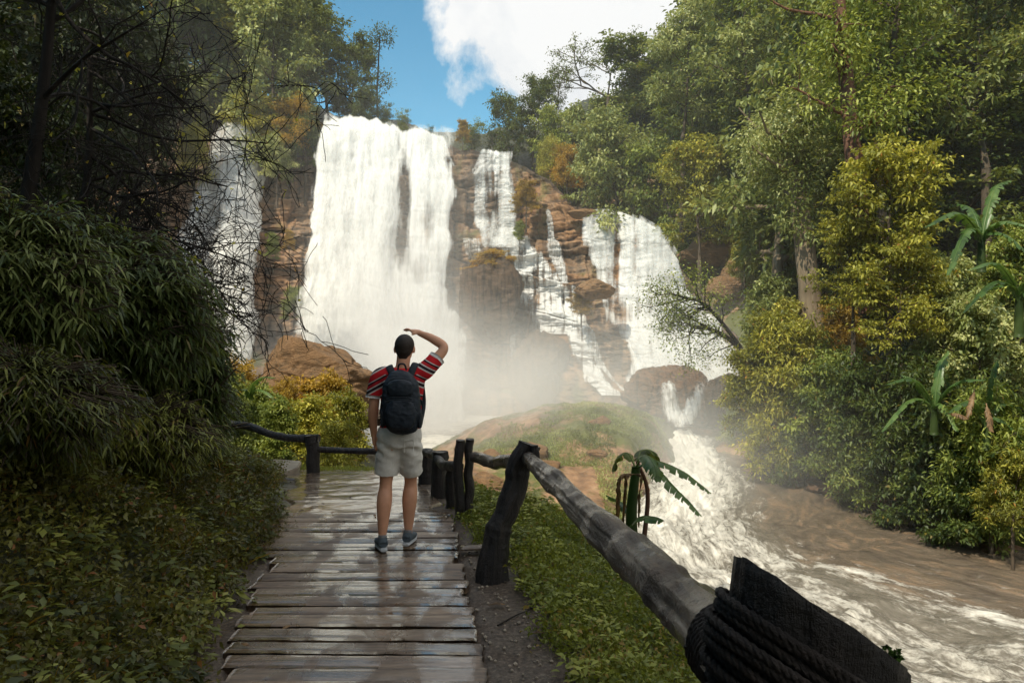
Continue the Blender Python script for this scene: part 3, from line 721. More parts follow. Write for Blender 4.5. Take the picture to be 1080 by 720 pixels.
# =================================================================== fence
def log(name, pts, r0, r1, parent, m='rail', seed=0, rough=.22, nseg=28, n=60, ell=None, knots=3, stretch=.25, prof=None):
    path = interp_path(pts, n); t = np.linspace(0, 1, n)
    rr = np.random.default_rng(seed + 50)
    rad = r0 + (r1 - r0) * t
    if prof is not None: rad = rad * np.interp(t, np.linspace(0, 1, len(prof)), prof)
    for q in range(knots):
        c = rr.uniform(.1, .9); rad = rad * (1 + rr.uniform(.04, .13) * np.exp(-((t - c) / .02) ** 2))
    path = path + np.stack([vnoise(t * 6, seed, 1), vnoise(t * 6, seed, 5) * 0, vnoise(t * 6, seed, 9)], -1) * r0 * .22
    V, Fs = tube(path, rad, nseg, rough, seed, freq=7 / 1, ell=ell, stretch=stretch)
    o = mobj(name, V, Fs, M[m], parent, True)
    return o
def split_post(parent, foot, top, rad, seed, split=True, flare=1.35, m='post'):
    """rough post: two split slabs side by side with an uneven cut top"""
    foot, top = np.array(foot, float), np.array(top, float)
    o = log('post', [foot - (0, 0, .15), foot * .66 + top * .34, foot * .3 + top * .7, top], rad, rad * .92, parent, m, seed, .26, 32, 48, prof=[flare, flare * .96, 1.08, .96, 1.0, 1.03, 1.0])
    return o
fence = empty('wooden_fence', (-.18, 5.45, 0)); tag(fence, 'weathered log fence with leaning posts running down the right side of the boardwalk', 'fence')
def child(o, par):
    o.parent = par; o.matrix_parent_inverse = Matrix.Translation(-Vector(par.location)); return o
def fl(*a, **k):
    o = log(*a, **k); return o
# long foreground rail
rail = log('rail', [P(556, 482, 5.5), P(606, 532, 3.3) + np.array([.0, 0, .02]), P(668, 588, 2.25), P(728, 645, 1.72), P(800, 708, 1.25)], .049, .071, None, 'rail', 5, .30, 56, 220, knots=8, prof=[.92, 1, .98, 1.05, .98, 1.02, 1.0])
child(rail, fence)
# leaning post
p5 = log('post', [P(515, 608, 5.42) - np.array([0, 0, .12]), P(528, 560, 5.45), P(541, 515, 5.5), P(556, 467, 5.52)], .098, .080, None, 'post', 8, .30, 48, 90, knots=3, prof=[1.35, 1.15, .98, .92, 1.02, .94, 1.02, 1.0], stretch=.5); child(p5, fence)
w5 = log('wedge', [P(566, 490, 5.42), P(564, 470, 5.42)], .034, .03, None, 'post', 9, .2, 14, 12); child(w5, fence)
# split post behind it: two slabs
for (px, sd, dd) in ((484, 14, 0), (494.5, 15, .07)):
    q = log('post', [P(px, 548, 7.3 + dd), P(px, 500, 7.3 + dd), P(px + .5, 463 + (sd - 14) * -1.5, 7.3 + dd)], .058, .052, None, 'post', sd, .18, 16, 30, ell=(1.25, .86)); child(q, fence)
for pts, r0, r1, sd in (([P(499, 482, 7.2), P(522, 487, 6.3), P(550, 486, 5.62)], .048, .056, 21), ([P(458, 478, 8.9), P(468, 490, 8.0), P(484, 492, 7.35)], .05, .05, 22), ([P(440, 478, 10.3), P(450, 477, 9.6), P(460, 483, 8.9)], .05, .05, 24)):
    q = log('rail', pts, r0, r1, None, 'rail' if sd == 21 else 'post', sd, .22, 18, 30); child(q, fence)
for (px, fy, ty, d, r0, sd) in ((463, 524, 475, 8.6, .085, 31), (475, 532, 492, 7.9, .055, 33), (449, 506, 474, 9.9, .085, 32)):
    q = log('post', [P(px, fy, d) - np.array([0, 0, .1]), P(px + 1, (fy + ty) / 2, d), P(px + 1.5, ty, d)], r0 * 1.05, r0, None, 'post', sd, .24, 18, 24); child(q, fence)

# foreground post: thick, sawn on a slant, wrapped in rope
ax0 = np.array([.33, 1.23, -.1]); ax1 = np.array([.485, 1.16, 1.335])
axd = nrm(ax1 - ax0); n_, ns = 70, 56
t = np.linspace(0, 1, n_)[None, :]; th = np.arange(ns)[:, None] / ns * 2 * math.pi
sx = nrm(np.cross(axd, (0, 1, 0))) ; sx = sx * np.sign(sx[0]); sy = nrm(np.cross(axd, sx)); sy = sy * np.sign(sy[1])
rx_, ry_ = .146, .105
rough_ = 1 + .07 * fbm(np.cos(th) * 2 + 4, np.sin(th) * 2, t * 2.0, 71, 4) + .05 * fbm(np.cos(th) * 8, np.sin(th) * 8, t * 3, 72, 3)
cx = np.cos(th) * rx_ * rough_; cyy = np.sin(th) * ry_ * rough_
slant = -.56 * cx - .26 * cyy + .005 * fbm(cx * 30, cyy * 30, 0, 73, 3)      # sawn top drops to the right
Lz = np.linalg.norm(ax1 - ax0)
hh = t * (Lz + slant)
Vp = ax0 + hh[..., None] * axd + cx[..., None] * sx + cyy[..., None] * sy
Vp = Vp.reshape(-1, 3); Fp = [grid_faces(ns, n_, wrap=True)]
# sawn top with a cracked surface: concentric rings inward
rings = [Vp.reshape(ns, n_, 3)[:, -1]]
cen = ax0 + Lz * axd
allV = [Vp]; base_n = len(Vp); prev_idx = np.arange(ns) * n_ + n_ - 1
for q, s in enumerate((.93, .75, .5, .25)):
    ring = cen + (rings[0] - cen) * s - axd * (.004 if q == 0 else 0) - axd * (.012 * np.abs(vnoise(np.arange(ns) * .9, q * 3.0))[:, None])
    if q == 0: ring = ring + axd * .0
    idx = base_n + np.arange(ns); allV.append(ring); base_n += ns
    i = np.arange(ns); j = (i + 1) % ns
    Fp.append(np.stack([prev_idx[i], prev_idx[j], idx[j], idx[i]], 1)); prev_idx = idx
allV.append(cen[None]); i = np.arange(ns); j = (i + 1) % ns
Fp.append(np.stack([prev_idx[i], prev_idx[j], np.full(ns, base_n)], 1))
pp = mobj('post', np.vstack(allV), Fp, M['post'], None, True); tag(pp, 'thick dark sawn-off post wrapped with rope')
child(pp, fence)
# two split slabs standing proud of the cut
def rope_path(turns, h0, h1, off, n, sl=-.5):
    a = np.linspace(0, turns * 2 * math.pi, n)
    cx = np.cos(a) * (rx_ * 1.05 + off); cy_ = np.sin(a) * (ry_ * 1.05 + off)
    hgt = Lz + h0 + (h1 - h0) * a / a[-1] + sl * cx - .2 * cy_ + .006 * np.sin(a * 1.3)
    return ax0 + hgt[:, None] * axd + cx[:, None] * sx + cy_[:, None] * sy
def twisted(name, path, r, parent_, strands=3, pitch=.04):
    mb = MB(); Ln = np.concatenate([[0], np.cumsum(np.linalg.norm(np.diff(path, axis=0), axis=1))])
    tt = nrm(np.gradient(path, axis=0)); a0 = np.array(axd); Nv = nrm(a0 - tt * (tt @ a0)[:, None]); Bv = np.cross(tt, Nv)
    for s in range(strands):
        ph = Ln / pitch * 2 * math.pi + s * 2 * math.pi / strands
        pth = path + Nv * (np.cos(ph) * r * .5)[:, None] + Bv * (np.sin(ph) * r * .5)[:, None]
        V, Fs = tube(pth, r * .56, 6); mb.add(V, Fs)
    o = mb.build(name, M['rope'], parent_, True); return o
rope = twisted('rope', rope_path(22, -.050, -.40, .005, 2000), .0082, None)
rope2 = twisted('rope', rope_path(4, -.09, -.18, .018, 500, -.5), .0080, None)
# lashing over the end of the rail
def lash(c, axis, rad, turns, adv, n):
    a = np.linspace(0, turns * 2 * math.pi, n); axis = nrm(axis); e1 = nrm(np.cross(axis, (0, 0, 1))); e2 = np.cross(axis, e1)
    return c + axis * (a / a[-1] * adv)[:, None] + e1 * (np.cos(a) * rad)[:, None] + e2 * (np.sin(a) * rad)[:, None]
rp0 = P(768, 680, 1.42); rp1 = P(800, 708, 1.25)
rope3 = twisted('rope', lash(rp0, rp1 - rp0, .078, 9, .13, 1000), .0075, None)
for q in (rope, rope2, rope3):
    q.parent = pp; q.matrix_parent_inverse = Matrix.Identity(4)
ms = MB()
rr = np.random.default_rng(5)
for q in range(40):
    c = P(941, 706, 1.12) + rr.normal(size=3) * (.006, .008, .012)
    a_ = nrm(rr.normal(size=(14, 3))); V, Fs, _t = leafset(np.repeat(c[None], 14, 0), a_, nrm(a_[::-1] + .1), .009, .006); ms.add(V, Fs)
ms = ms.build('moss', M['moss'], pp, False)

# far fence on the left
ff = empty('wooden_fence', (P(330, 497, 11)[0], 11, -.3)); tag(ff, 'low dark log fence closing the far left end of the wet path', 'fence')
q = log('post', [P(330, 500, 11) - np.array([0, 0, .1]), P(330, 478, 11), P(329, 459, 11)], .098, .092, None, 'post', 41, .2, 20, 24); child(q, ff)
q = log('post', [P(213, 496, 11.8) - np.array([0, 0, .1]), P(213, 470, 11.8), P(213, 440, 11.8)], .098, .092, None, 'post', 44, .2, 20, 24); child(q, ff)
q = log('rail', [P(336, 463, 11), P(300, 461, 11.1), P(262, 450, 11.3), P(213, 442, 11.8)], .058, .055, None, 'post', 42, .2, 18, 40); child(q, ff)
q = log('rail', [P(334, 474, 11), P(380, 476, 10.8), P(450, 477, 10.2)], .045, .045, None, 'post', 43, .2, 18, 40); child(q, ff)
# slab step at the far left of the path
a = [(263, 491), (290, 487.5), (318, 489), (314, 496), (300, 500), (270, 499)]
top = [P(px, py, 11.1 + (494 - py) * .09) for px, py in a]
top = np.array(top); top[:, 2] = -.235 + .012 * np.arange(6) % .02
bm_ = bmesh.new(); vs = [bm_.verts.new(p) for p in top]; f = bm_.faces.new(vs); ext = bmesh.ops.extrude_face_region(bm_, geom=[f])
for v_ in [e for e in ext['geom'] if isinstance(e, bmesh.types.BMVert)]: v_.co.z -= .12
bmesh.ops.recalc_face_normals(bm_, faces=bm_.faces); bmesh.ops.bevel(bm_, geom=bm_.edges[:], offset=.015, segments=2, affect='EDGES')
me = D.meshes.new('stone_slab'); bm_.to_mesh(me); me.materials.append(M['slab'])
tag(obj('stone_slab', me), 'flat pale stone slab lying at the foot of the far fence post', 'slab')

# =================================================================== boulders
def rock(name, label, c, rad, seed, m='boulder', amp=.28, cuts=7, group=None, cat='boulder', squash=0, n=(150, 96)):
    th = np.linspace(0, 2 * math.pi, n[0], endpoint=False)[:, None]; ph = np.linspace(.02, math.pi - .02, n[1])[None, :]
    d = np.stack([np.sin(ph) * np.cos(th), np.sin(ph) * np.sin(th), np.cos(ph) + 0 * th], -1)
    rr = np.random.default_rng(seed); R_ = np.ones(d.shape[:2])
    for q in range(cuts + 9):   # planar facets
        nn = nrm(rr.normal(size=3)); hgt = rr.uniform(.62, .90); dot = d @ nn
        R_ = np.where(dot > .05, np.minimum(R_, hgt / np.maximum(dot, .05)), R_)
    R_ = R_ * (1 + amp * .22 * fbm(d[..., 0] * 1.5, d[..., 1] * 1.5, d[..., 2] * 1.5, seed, 5) + .05 * fbm(d[..., 0] * 5, d[..., 1] * 5, d[..., 2] * 9, seed + 3, 5) - .07 * np.clip(1 - 7 * np.abs(fbm(d[..., 0] * 1.8, d[..., 1] * 1.8, d[..., 2] * 2.6, seed + 6, 3)), 0, 1))
    R_ = R_ * 1.12
    V = d * R_[..., None] * np.array(rad); V = V.reshape(-1, 3)
    V = np.vstack([V, [0, 0, rad[2] * R_[:, 0].mean()], [0, 0, -rad[2] * R_[:, -1].mean()]])
    i = np.arange(n[0]); j = (i + 1) % n[0]; a_, b_ = len(V) - 2, len(V) - 1
    Fs = [grid_faces(n[0], n[1], wrap=True)[:, ::-1], np.stack([i * n[1], j * n[1], np.full(n[0], a_)], 1), np.stack([j * n[1] + n[1] - 1, i * n[1] + n[1] - 1, np.full(n[0], b_)], 1)]
    o = mobj(name, V, Fs, M[m], None, True); o.location = tuple(c); tag(o, label, cat, group); return o
b_ = rock('boulder', 'big tan boulder with mossy top above the golden bushes on the left', P(330, 402, 20), (1.62, 1.5, 1.15), 3, cuts=9, amp=.35); b_.rotation_euler = (0, .16, .2)
rock('boulder', 'low grey rock lying in the spray beneath the big tan boulder', P(376, 441, 19), (.75, .6, .28), 4, 'boulder_dark')
rock('boulder', 'rounded grassy brown boulder bulging between the two middle cascades', P(515, 322, 52.3), (2.5, 2.3, 3.3), 5, 'boulder_dark', cuts=4)
rock('boulder', 'squarish mossy block below the grassy boulder beside the trickle', P(568, 385, 50.3), (2.0, 1.6, 2.6), 6, 'boulder_dark', cuts=8)
rock('boulder', 'small dark boulder perched at the left edge of the right cascade', P(624, 306, 47.5), (1.35, 1.1, .75), 7, 'boulder', cuts=8)
rock('boulder', 'pale flat stone on the lip left of the right cascade', P(614, 226, 55), (1.1, .8, .42), 8, 'boulder', cuts=6)
rock('boulder', 'broad smooth wet boulder at the foot of the right cascade', P(706, 422, 40), (2.35, 2.0, 1.75), 9, 'wetrock', cuts=5, amp=.2)
rock('boulder', 'dark angular boulder on the bank right of the smooth wet one', P(764, 424, 38), (1.0, 1.1, 1.4), 10, 'boulder_dark')
for k_, (px, py, d_, s) in enumerate([(766, 306, 46, 1.0), (785, 288, 47, 1.2), (760, 262, 49, 1.3), (736, 272, 50, .9)]):
    rock('boulder', ['orange-brown rock slab on the bare slope above the leaning tree', 'reddish block of rock half hidden by bright green shrubs', 'upper brown rock under the dark trees right of the cascade', 'dark brown rock touching the right rim of the cascade'][k_], P(px, py, d_), (s * 1.5, s, s * .8), 20 + k_, 'boulder', cuts=8)
rbr = np.random.default_rng(33)
for k_ in range(11):
    x_, y_ = rbr.uniform(-2.8, 5.2), rbr.uniform(23, 33.0); s = rbr.uniform(.2, .6)
    rock('rock', 'brown rock half buried in the misty mound below the falls', (x_, y_, tz(x_, y_) + s * .1), (s * 1.3, s, s * .85), 60 + k_, 'boulder', cuts=8, n=(40, 26), group='rocks half buried in the misty mound', cat='rock')

LB = ['wet brown rock at the water edge below the yellow bushes', 'low orange rock on the far river bank', 'small stone in the shallows at the far bank', 'flat wet rock at the shaded right bank', 'rust coloured rock beside the shallow brown water', 'dark stone at the right edge of the river']
for k_, (px, py, d_, s) in enumerate([(790, 497, 30.5, .6), (880, 512, 27.5, .7), (868, 507, 28.3, .35), (1000, 552, 23.6, .8), (940, 545, 24.3, .55), (1050, 580, 21.5, .6)]):
    rock('boulder', LB[k_], P(px, py, d_) - np.array([0, 0, s * .15]), (s * 1.6, s, s * .45), 40 + k_, 'wetrock', cuts=8, n=(48, 32))
# water running over the smooth wet boulder
def drape(name, label, pts, w0, w1, seed):
    path = interp_path(pts, 80); n = 24; u_ = np.linspace(-1, 1, n)[:, None]
    wd_ = (w0 + (w1 - w0) * np.linspace(0, 1, 80))[None, :]
    X = path[None, :, 0] + u_ * wd_; Y = path[None, :, 1] + .12 * fbm(X * 2, path[None, :, 2] * 2, 0, seed, 3) + .25 * u_ ** 2; Zz = path[None, :, 2] + 0 * u_
    vv_ = np.linspace(0, 1, 80)[None, :]; dens = .75 - 1.1 * np.abs(u_) ** 2 + 1.0 * fbm(X * 2.6, Zz * .35, 0, seed + 1, 4) - .7 * sst(.25, 0, vv_) - .5 * sst(.8, 1, vv_)
    o = mobj(name, np.stack([X, Y, Zz], -1).reshape(-1, 3), grid_faces(n, 80), M['fall_thin'], None, True, {'dens': dens.ravel()}); tag(o, label, 'cascade')
drape('cascade', 'short white spill down the left face of the smooth wet boulder', [P(708, 398, 38.6), P(707, 410, 37.6), P(708, 430, 37.2), P(714, 450, 36.6)], .45, .75, 3)
drape('cascade', 'slanting white spill down the right side of the smooth wet boulder', [P(752, 396, 38.8), P(743, 405, 37.8), P(733, 428, 37.0), P(722, 447, 36.4)], .5, .6, 5)
# =================================================================== person
PO = np.array([(417 - HX) / F * 6.07, 6.07, 0.0])
def to_mesh(mbs, name, mat_, parent, voxel=.01, smooth_it=6):
    """union of closed tubes into one continuous skin (voxel remesh, then smoothing)"""
    tmp = mbs.build(name + '_tmp', None)
    m = tmp.modifiers.new('r', 'REMESH'); m.mode = 'VOXEL'; m.voxel_size = voxel; m.use_smooth_shade = True
    s = tmp.modifiers.new('s', 'SMOOTH'); s.iterations = smooth_it; s.factor = .5
    dg = bpy.context.evaluated_depsgraph_get(); dg.update()
    me = D.meshes.new_from_object(tmp.evaluated_get(dg)); me.name = name
    D.objects.remove(tmp)
    me.materials.clear(); me.materials.append(mat_)
    for p_ in me.polygons: p_.use_smooth = True
    return obj(name, me, parent)
def T(mb, pts, rad, n=24, seg=20, ell=None, up=None):
    pts = np.array(pts, float); path = interp_path(pts, n) if len(pts) > 2 else interp_path(pts, max(4, n // 3))
    k = len(path); u0 = np.linspace(0, 1, len(rad)); rr = np.interp(np.linspace(0, 1, k), u0, rad)
    e = None
    if ell is not None: e = tuple(np.interp(np.linspace(0, 1, k), np.linspace(0, 1, len(q)), q) for q in ell)
    V, Fs = tube(path, rr, seg, ell=e, up=up); mb.add(V, Fs)
def ball(mb, c, r_, n=(20, 14)):
    th = np.linspace(0, 2 * math.pi, n[0], endpoint=False)[:, None]; ph = np.linspace(.05, math.pi - .05, n[1])[None, :]
    V = np.stack([np.sin(ph) * np.cos(th), np.sin(ph) * np.sin(th), np.cos(ph) + 0 * th], -1) * np.array(r_) + np.array(c)
    V = V.reshape(-1, 3); m_ = len(V); V = np.vstack([V, np.array(c) + (0, 0, r_[2]), np.array(c) - (0, 0, r_[2])])
    i = np.arange(n[0]); j = (i + 1) % n[0]
    mb.add(V, [grid_faces(n[0], n[1], wrap=True)[:, ::-1], np.stack([i * n[1], j * n[1], np.full(n[0], m_)], 1), np.stack([j * n[1] + n[1] - 1, i * n[1] + n[1] - 1, np.full(n[0], m_ + 1)], 1)])
man = empty('person', tuple(PO)); tag(man, 'man seen from behind in red striped shirt and shorts, shading his eyes', 'person')

b = MB()
# joints (local: x right, y away from the viewer, z up)
ank = [(-.105, -.02, .10), (.085, .14, .10)]; kne = [(-.085, .03, .50), (.105, .15, .50)]; hip = [(-.055, .02, .90), (.115, .05, .90)]
sh_ = [(-.125, .03, 1.44), (.225, .03, 1.455)]
for a_, k_, h_ in zip(ank, kne, hip):
    k_, h_, a_ = np.array(k_), np.array(h_), np.array(a_)
    calf = k_ * .72 + a_ * .28 + np.array([0, -.018, 0])
    T(b, [h_, h_ * .5 + k_ * .5 + (0, -.0, 0), k_ + (0, -.0, 0), calf, a_ * .8 + k_ * .2 + (0, -.004, 0), a_ - (0, 0, .03)], [.092, .080, .060, .051, .061, .063, .047, .033, .034], 40, 24)
T(b, [(.03, .03, .86), (.035, .03, 1.0), (.045, .035, 1.15), (.05, .035, 1.32), (.05, .03, 1.43), (.05, .03, 1.49)], [.10, .10, .10, .105, .10, .05], 30, 28, ell=([1, .95, .9, 1.0, 1.0, 1.0], [1.6, 1.5, 1.4, 1.6, 1.65, 1.2]), up=(0, 1, 0))
T(b, [(.052, .03, 1.44), (.058, .03, 1.52), (.066, .045, 1.60)], [.064, .056, .058], 14, 20)
# head: skull, jaw, nose, ears
ball(b, (.068, .055, 1.655), (.076, .094, .098)); ball(b, (.068, .085, 1.60), (.058, .066, .062))
ball(b, (.068, .150, 1.625), (.014, .02, .022)); ball(b, (.068, .138, 1.585), (.026, .014, .012))
ball(b, (.045, .142, 1.655), (.013, .008, .008)); ball(b, (.091, .142, 1.655), (.013, .008, .008))
for s in (-1, 1): ball(b, (.068 + s * .079, .045, 1.635), (.011, .020, .032))
# arms
T(b, [sh_[0], (-.160, .02, 1.34), (-.175, 0, 1.19), (-.187, .015, 1.06), (-.183, .045, .93)], [.052, .052, .044, .043, .041, .033, .027], 36, 20)
T(b, [sh_[1], (.30, .08, 1.53), (.385, .13, 1.645), (.29, .17, 1.72), (.185, .20, 1.765)], [.052, .05, .044, .040, .040, .034, .026], 36, 20)
# left hand hanging, slightly curled
T(b, [(-.183, .045, .94), (-.182, .052, .90), (-.180, .060, .855)], [.027, .036, .036], 10, 16, ell=([1, 1.15, 1.15], [.75, .55, .5]), up=(0, 1, 0))
for q, (oy, ln) in enumerate(((.092, .062), (.072, .070), (.052, .066), (.033, .052))):
    T(b, [(-.181, oy, .862), (-.177, oy + .002, .862 - ln * .5), (-.164, oy + .001, .862 - ln)], [.0100, .0095, .008], 8, 10)
T(b, [(-.176, .085, .90), (-.163, .105, .87), (-.158, .108, .84)], [.012, .011, .009], 8, 10)
# right hand flat above the brow, fingers pointing left
T(b, [(.185, .20, 1.765), (.150, .205, 1.782), (.105, .205, 1.786)], [.027, .037, .036], 10, 16, ell=([1, .55, .5], [.95, 1.15, 1.15]), up=(0, 0, 1))
for q, (oy, ln) in enumerate(((.243, .066), (.222, .078), (.200, .074), (.178, .058))):
    T(b, [(.110, oy, 1.787), (.110 - ln * .5, oy + .004, 1.795 + .003 * q), (.110 - ln, oy + .006, 1.786 + .006 * q)], [.0100, .0095, .008], 8, 10)
T(b, [(.160, .180, 1.775), (.135, .162, 1.765), (.110, .158, 1.758)], [.012, .011, .009], 8, 10)
body = to_mesh(b, 'body', M['skin'], man, .0062, 3)

# hair: short crop covering the back of the skull down to the nape
b = MB(); ball(b, (.068, .048, 1.668), (.083, .098, .096)); ball(b, (.066, .012, 1.625), (.066, .055, .060)); T(b, [(.064, .0, 1.60), (.062, -.006, 1.555)], [.045, .030], 8, 16, ell=([.6, .6], [1.1, 1.1]), up=(0, 1, 0))
to_mesh(b, 'hair', M['hair'], man, .008, 3)

# shirt
b = MB()
T(b, [(.035, .03, .97), (.04, .03, 1.08), (.045, .03, 1.22), (.05, .03, 1.36), (.05, .028, 1.44), (.052, .028, 1.485)], [.118, .118, .118, .12, .108, .062], 30, 32, ell=([1.0, 1.0, 1.0, 1.05, 1.0, 1.0], [1.45, 1.42, 1.45, 1.58, 1.72, 1.35]), up=(0, 1, 0))
T(b, [(-.06, .03, 1.435), (-.135, .025, 1.41), (-.168, .015, 1.32), (-.180, .01, 1.25)], [.070, .070, .063, .064], 20, 22)
T(b, [(.14, .03, 1.43), (.225, .04, 1.455), (.285, .075, 1.51), (.322, .098, 1.552)], [.074, .078, .070, .068], 20, 22)
shirt = to_mesh(b, 'shirt', M['shirt'], man, .008, 5)
# sleeve hems
b = MB(); 
V, Fs = tube([(-.179, .01, 1.262), (-.182, .009, 1.240)], [.0655, .066], 24); b.add(V, Fs)
b.build('hem', M['hem'] if 'hem' in M else M.setdefault('hem', plain('hem', (.7, .68, .66), .9)), shirt, True); b = MB()
V, Fs = tube([(.318, .096, 1.546), (.334, .106, 1.566)], [.0705, .071], 24); b.add(V, Fs)
b.build('hem', M['hem'], shirt, True)
# shorts
b = MB()
T(b, [(.03, .03, 1.0), (.03, .03, .93), (.03, .03, .84)], [.122, .132, .130], 16, 32, ell=([1.0, 1.05, 1.0], [1.42, 1.42, 1.42]), up=(0, 1, 0))
T(b, [(-.050, .03, .90), (-.062, .03, .80), (-.075, .035, .70), (-.082, .04, .605)], [.100, .100, .098, .100], 24, 26)
T(b, [(.112, .04, .90), (.116, .06, .80), (.115, .09, .70), (.113, .125, .605)], [.100, .100, .096, .098], 24, 26)
sh2 = to_mesh(b, 'shorts', M['shorts'], man, .009, 4)
me = sh2.data; co = np.empty(len(me.vertices) * 3); me.vertices.foreach_get('co', co); co = co.reshape(-1, 3); nn_ = np.empty_like(co).ravel(); me.vertices.foreach_get('normal', nn_); nn_ = nn_.reshape(-1, 3)
wr = .010 * fbm(co[:, 0] * 9, co[:, 1] * 9, co[:, 2] * 16, 7, 4) + .007 * np.sin(co[:, 2] * 60 + co[:, 0] * 40) * np.clip(1 - np.abs(co[:, 2] - .82) / .12, 0, 1)
me.vertices.foreach_set('co', (co + nn_ * wr[:, None]).ravel()); me.update()
b = MB()
V, Fs = tube([(.088, -.108, .905), (.160, -.098, .905)], .0035, 6); b.add(V, Fs); V, Fs = tube([(.088, -.108, .905), (.088, -.112, .81)], .003, 6); b.add(V, Fs); V, Fs = tube([(.160, -.098, .905), (.162, -.100, .81)], .003, 6); b.add(V, Fs)
b.build('pocket', M['shorts'], sh2, True)
# shoes
for (ax_, ay_, rot) in ((-.105, -.02, .35), (.085, .14, -.12)):
    piv = Matrix.Translation((ax_, ay_, 0)) @ Matrix.Rotation(rot, 4, 'Z')
    b = MB(); T(b, [(0, -.055, .06), (0, .02, .062), (0, .10, .048), (0, .19, .038)], [.040, .044, .043, .028], 20, 20, ell=([.85, .9, .75, .6], [1, 1, 1.1, 1.2]), up=(0, 0, 1)); T(b, [(0, -.03, .06), (0, -.015, .105)], [.043, .037], 8, 18)
    s1 = to_mesh(b, 'shoe', M['shoe'], man, .007, 3); s1.matrix_local = piv
    b = MB(); T(b, [(0, -.085, .016), (0, 0, .016), (0, .10, .014), (0, .215, .016)], [.030, .042, .045, .025], 24, 20, ell=([.42, .40, .36, .5], [1, 1, 1.05, 1.1]), up=(0, 0, 1)); 
    s2 = to_mesh(b, 'sole', M['sole'], s1, .006, 2)
    b = MB(); T(b, [(0, -.018, .10), (0, -.014, .125)], [.036, .035], 6, 18); s3 = to_mesh(b, 'sock', M['sock'], s1, .006, 1)

# =================================================================== backpack (worn on the back)
bp = empty('backpack', tuple(PO + np.array([.075, -.16, 1.22]))); tag(bp, 'dark navy backpack worn on the back of the man in the striped shirt', 'backpack')
def rbox(mb_, c, s, r_=.3, nz_=26, na=36, top=.6, tilt=0):
    """soft bag shape: superellipse rings"""
    a = np.arange(na) / na * 2 * math.pi; zz = np.linspace(-1, 1, nz_)
    prof = (1 - np.abs(zz) ** 4.5) ** .45
    prof = np.maximum(prof, .02) * np.where(zz > 0, 1 - (1 - top) * zz ** 2.2, 1 - .06 * zz ** 2)
    cx = np.sign(np.cos(a)) * np.abs(np.cos(a)) ** .55; cy_ = np.sign(np.sin(a)) * np.abs(np.sin(a)) ** .55
    V = np.stack([cx[:, None] * prof * s[0], cy_[:, None] * prof * s[1], zz[None, :] * s[2] + 0 * cx[:, None]], -1) + np.array(c)
    V[..., 0] += tilt * zz[None, :]
    V = V.reshape(-1, 3); m_ = len(V); V = np.vstack([V, [c[0] - tilt, c[1], c[2] - s[2]], [c[0] + tilt, c[1], c[2] + s[2]]])
    i = np.arange(na); j = (i + 1) % na
    mb_.add(V, [grid_faces(na, nz_, wrap=True), np.stack([j * nz_, i * nz_, np.full(na, m_)], 1), np.stack([i * nz_ + nz_ - 1, j * nz_ + nz_ - 1, np.full(na, m_ + 1)], 1)])
def bag(name, c, s, parent, top=.6, m='pack', seed=1, tilt=0):
    b = MB(); rbox(b, c, s, top=top, tilt=tilt)
    o = to_mesh(b, name, M[m], parent, .0075, 2)
    me = o.data; co = np.empty(len(me.vertices) * 3); me.vertices.foreach_get('co', co); co = co.reshape(-1, 3)
    nn_ = np.empty(len(me.vertices) * 3); me.vertices.foreach_get('normal', nn_); nn_ = nn_.reshape(-1, 3)
    w_ = .010 * fbm(co[:, 0] * 10, co[:, 1] * 10, co[:, 2] * 14, seed, 4) + .006 * fbm(co[:, 0] * 25, co[:, 1] * 10, co[:, 2] * 40, seed + 1, 3)
    me.vertices.foreach_set('co', (co + nn_ * w_[:, None]).ravel()); me.update()
    return o
bag('main_pocket', (0, 0, 0), (.150, .095, .262), bp, .72, seed=2, tilt=-.012)
fp = bag('front_pocket', (.008, -.098, -.085), (.118, .042, .125), bp, .85, seed=4)
up_ = bag('top_pocket', (-.004, -.078, .115), (.105, .042, .075), bp, .7, seed=6)
for sx_ in (-1, 1): bag('side_pocket', (sx_ * .148, 0, -.13), (.016, .06, .08), bp, .9, 'pack_hi', seed=8)
b = MB()
for (px_0, pz0, w_) in ((0, .045, .10), (0, .19, .08)):
    V, Fs = tube(interp_path([(-w_, -.118, pz0 - .01), (-w_ * .5, -.124, pz0 + .004), (w_ * .5, -.124, pz0 + .004), (w_, -.118, pz0 - .01)], 20), .004, 6); b = MB(); b.add(V, Fs); b.build('zip', M['pack_hi'], bp, True)
b = MB(); V, Fs = tube(interp_path([(-.11, -.135, .015), (0, -.146, .035), (.12, -.135, .015)], 20), .004, 6); b.add(V, Fs)
b.build('zip', M['pack_hi'], bp, True)
b = MB(); V, Fs = tube(interp_path([(-.035, .03, .255), (-.02, .01, .30), (.02, .01, .30), (.035, .03, .255)], 18), .008, 8); b.add(V, Fs); b.build('handle', M['pack_hi'], bp, True)
def strap(pts, w_=.030, t_=.008):
    b = MB(); V, Fs = tube(interp_path(pts, 40), 1.0, 10, ell=(t_, w_), up=(0, -1, .4)); b.add(V, Fs); return b.build('strap', M['pack_hi'], bp, True)
strap([(-.075, .075, .20), (-.115, .125, .268), (-.13, .19, .278), (-.14, .275, .24), (-.145, .315, .12), (-.165, .26, -.05), (-.15, .10, -.20)])
strap([(.055, .075, .20), (.085, .125, .285), (.098, .19, .297), (.11, .275, .25), (.12, .315, .12), (.14, .26, -.05), (.13, .10, -.20)])
for s in (-1, 1):
    b = MB(); V, Fs = tube(interp_path([(s * .15, .0, .02), (s * .165, .02, -.03), (s * .17, .01, -.10)], 12), 1.0, 8, ell=(.003, .010), up=(0, 1, 0)); b.add(V, Fs); b.build('side_strap', M['pack_hi'], bp, True)
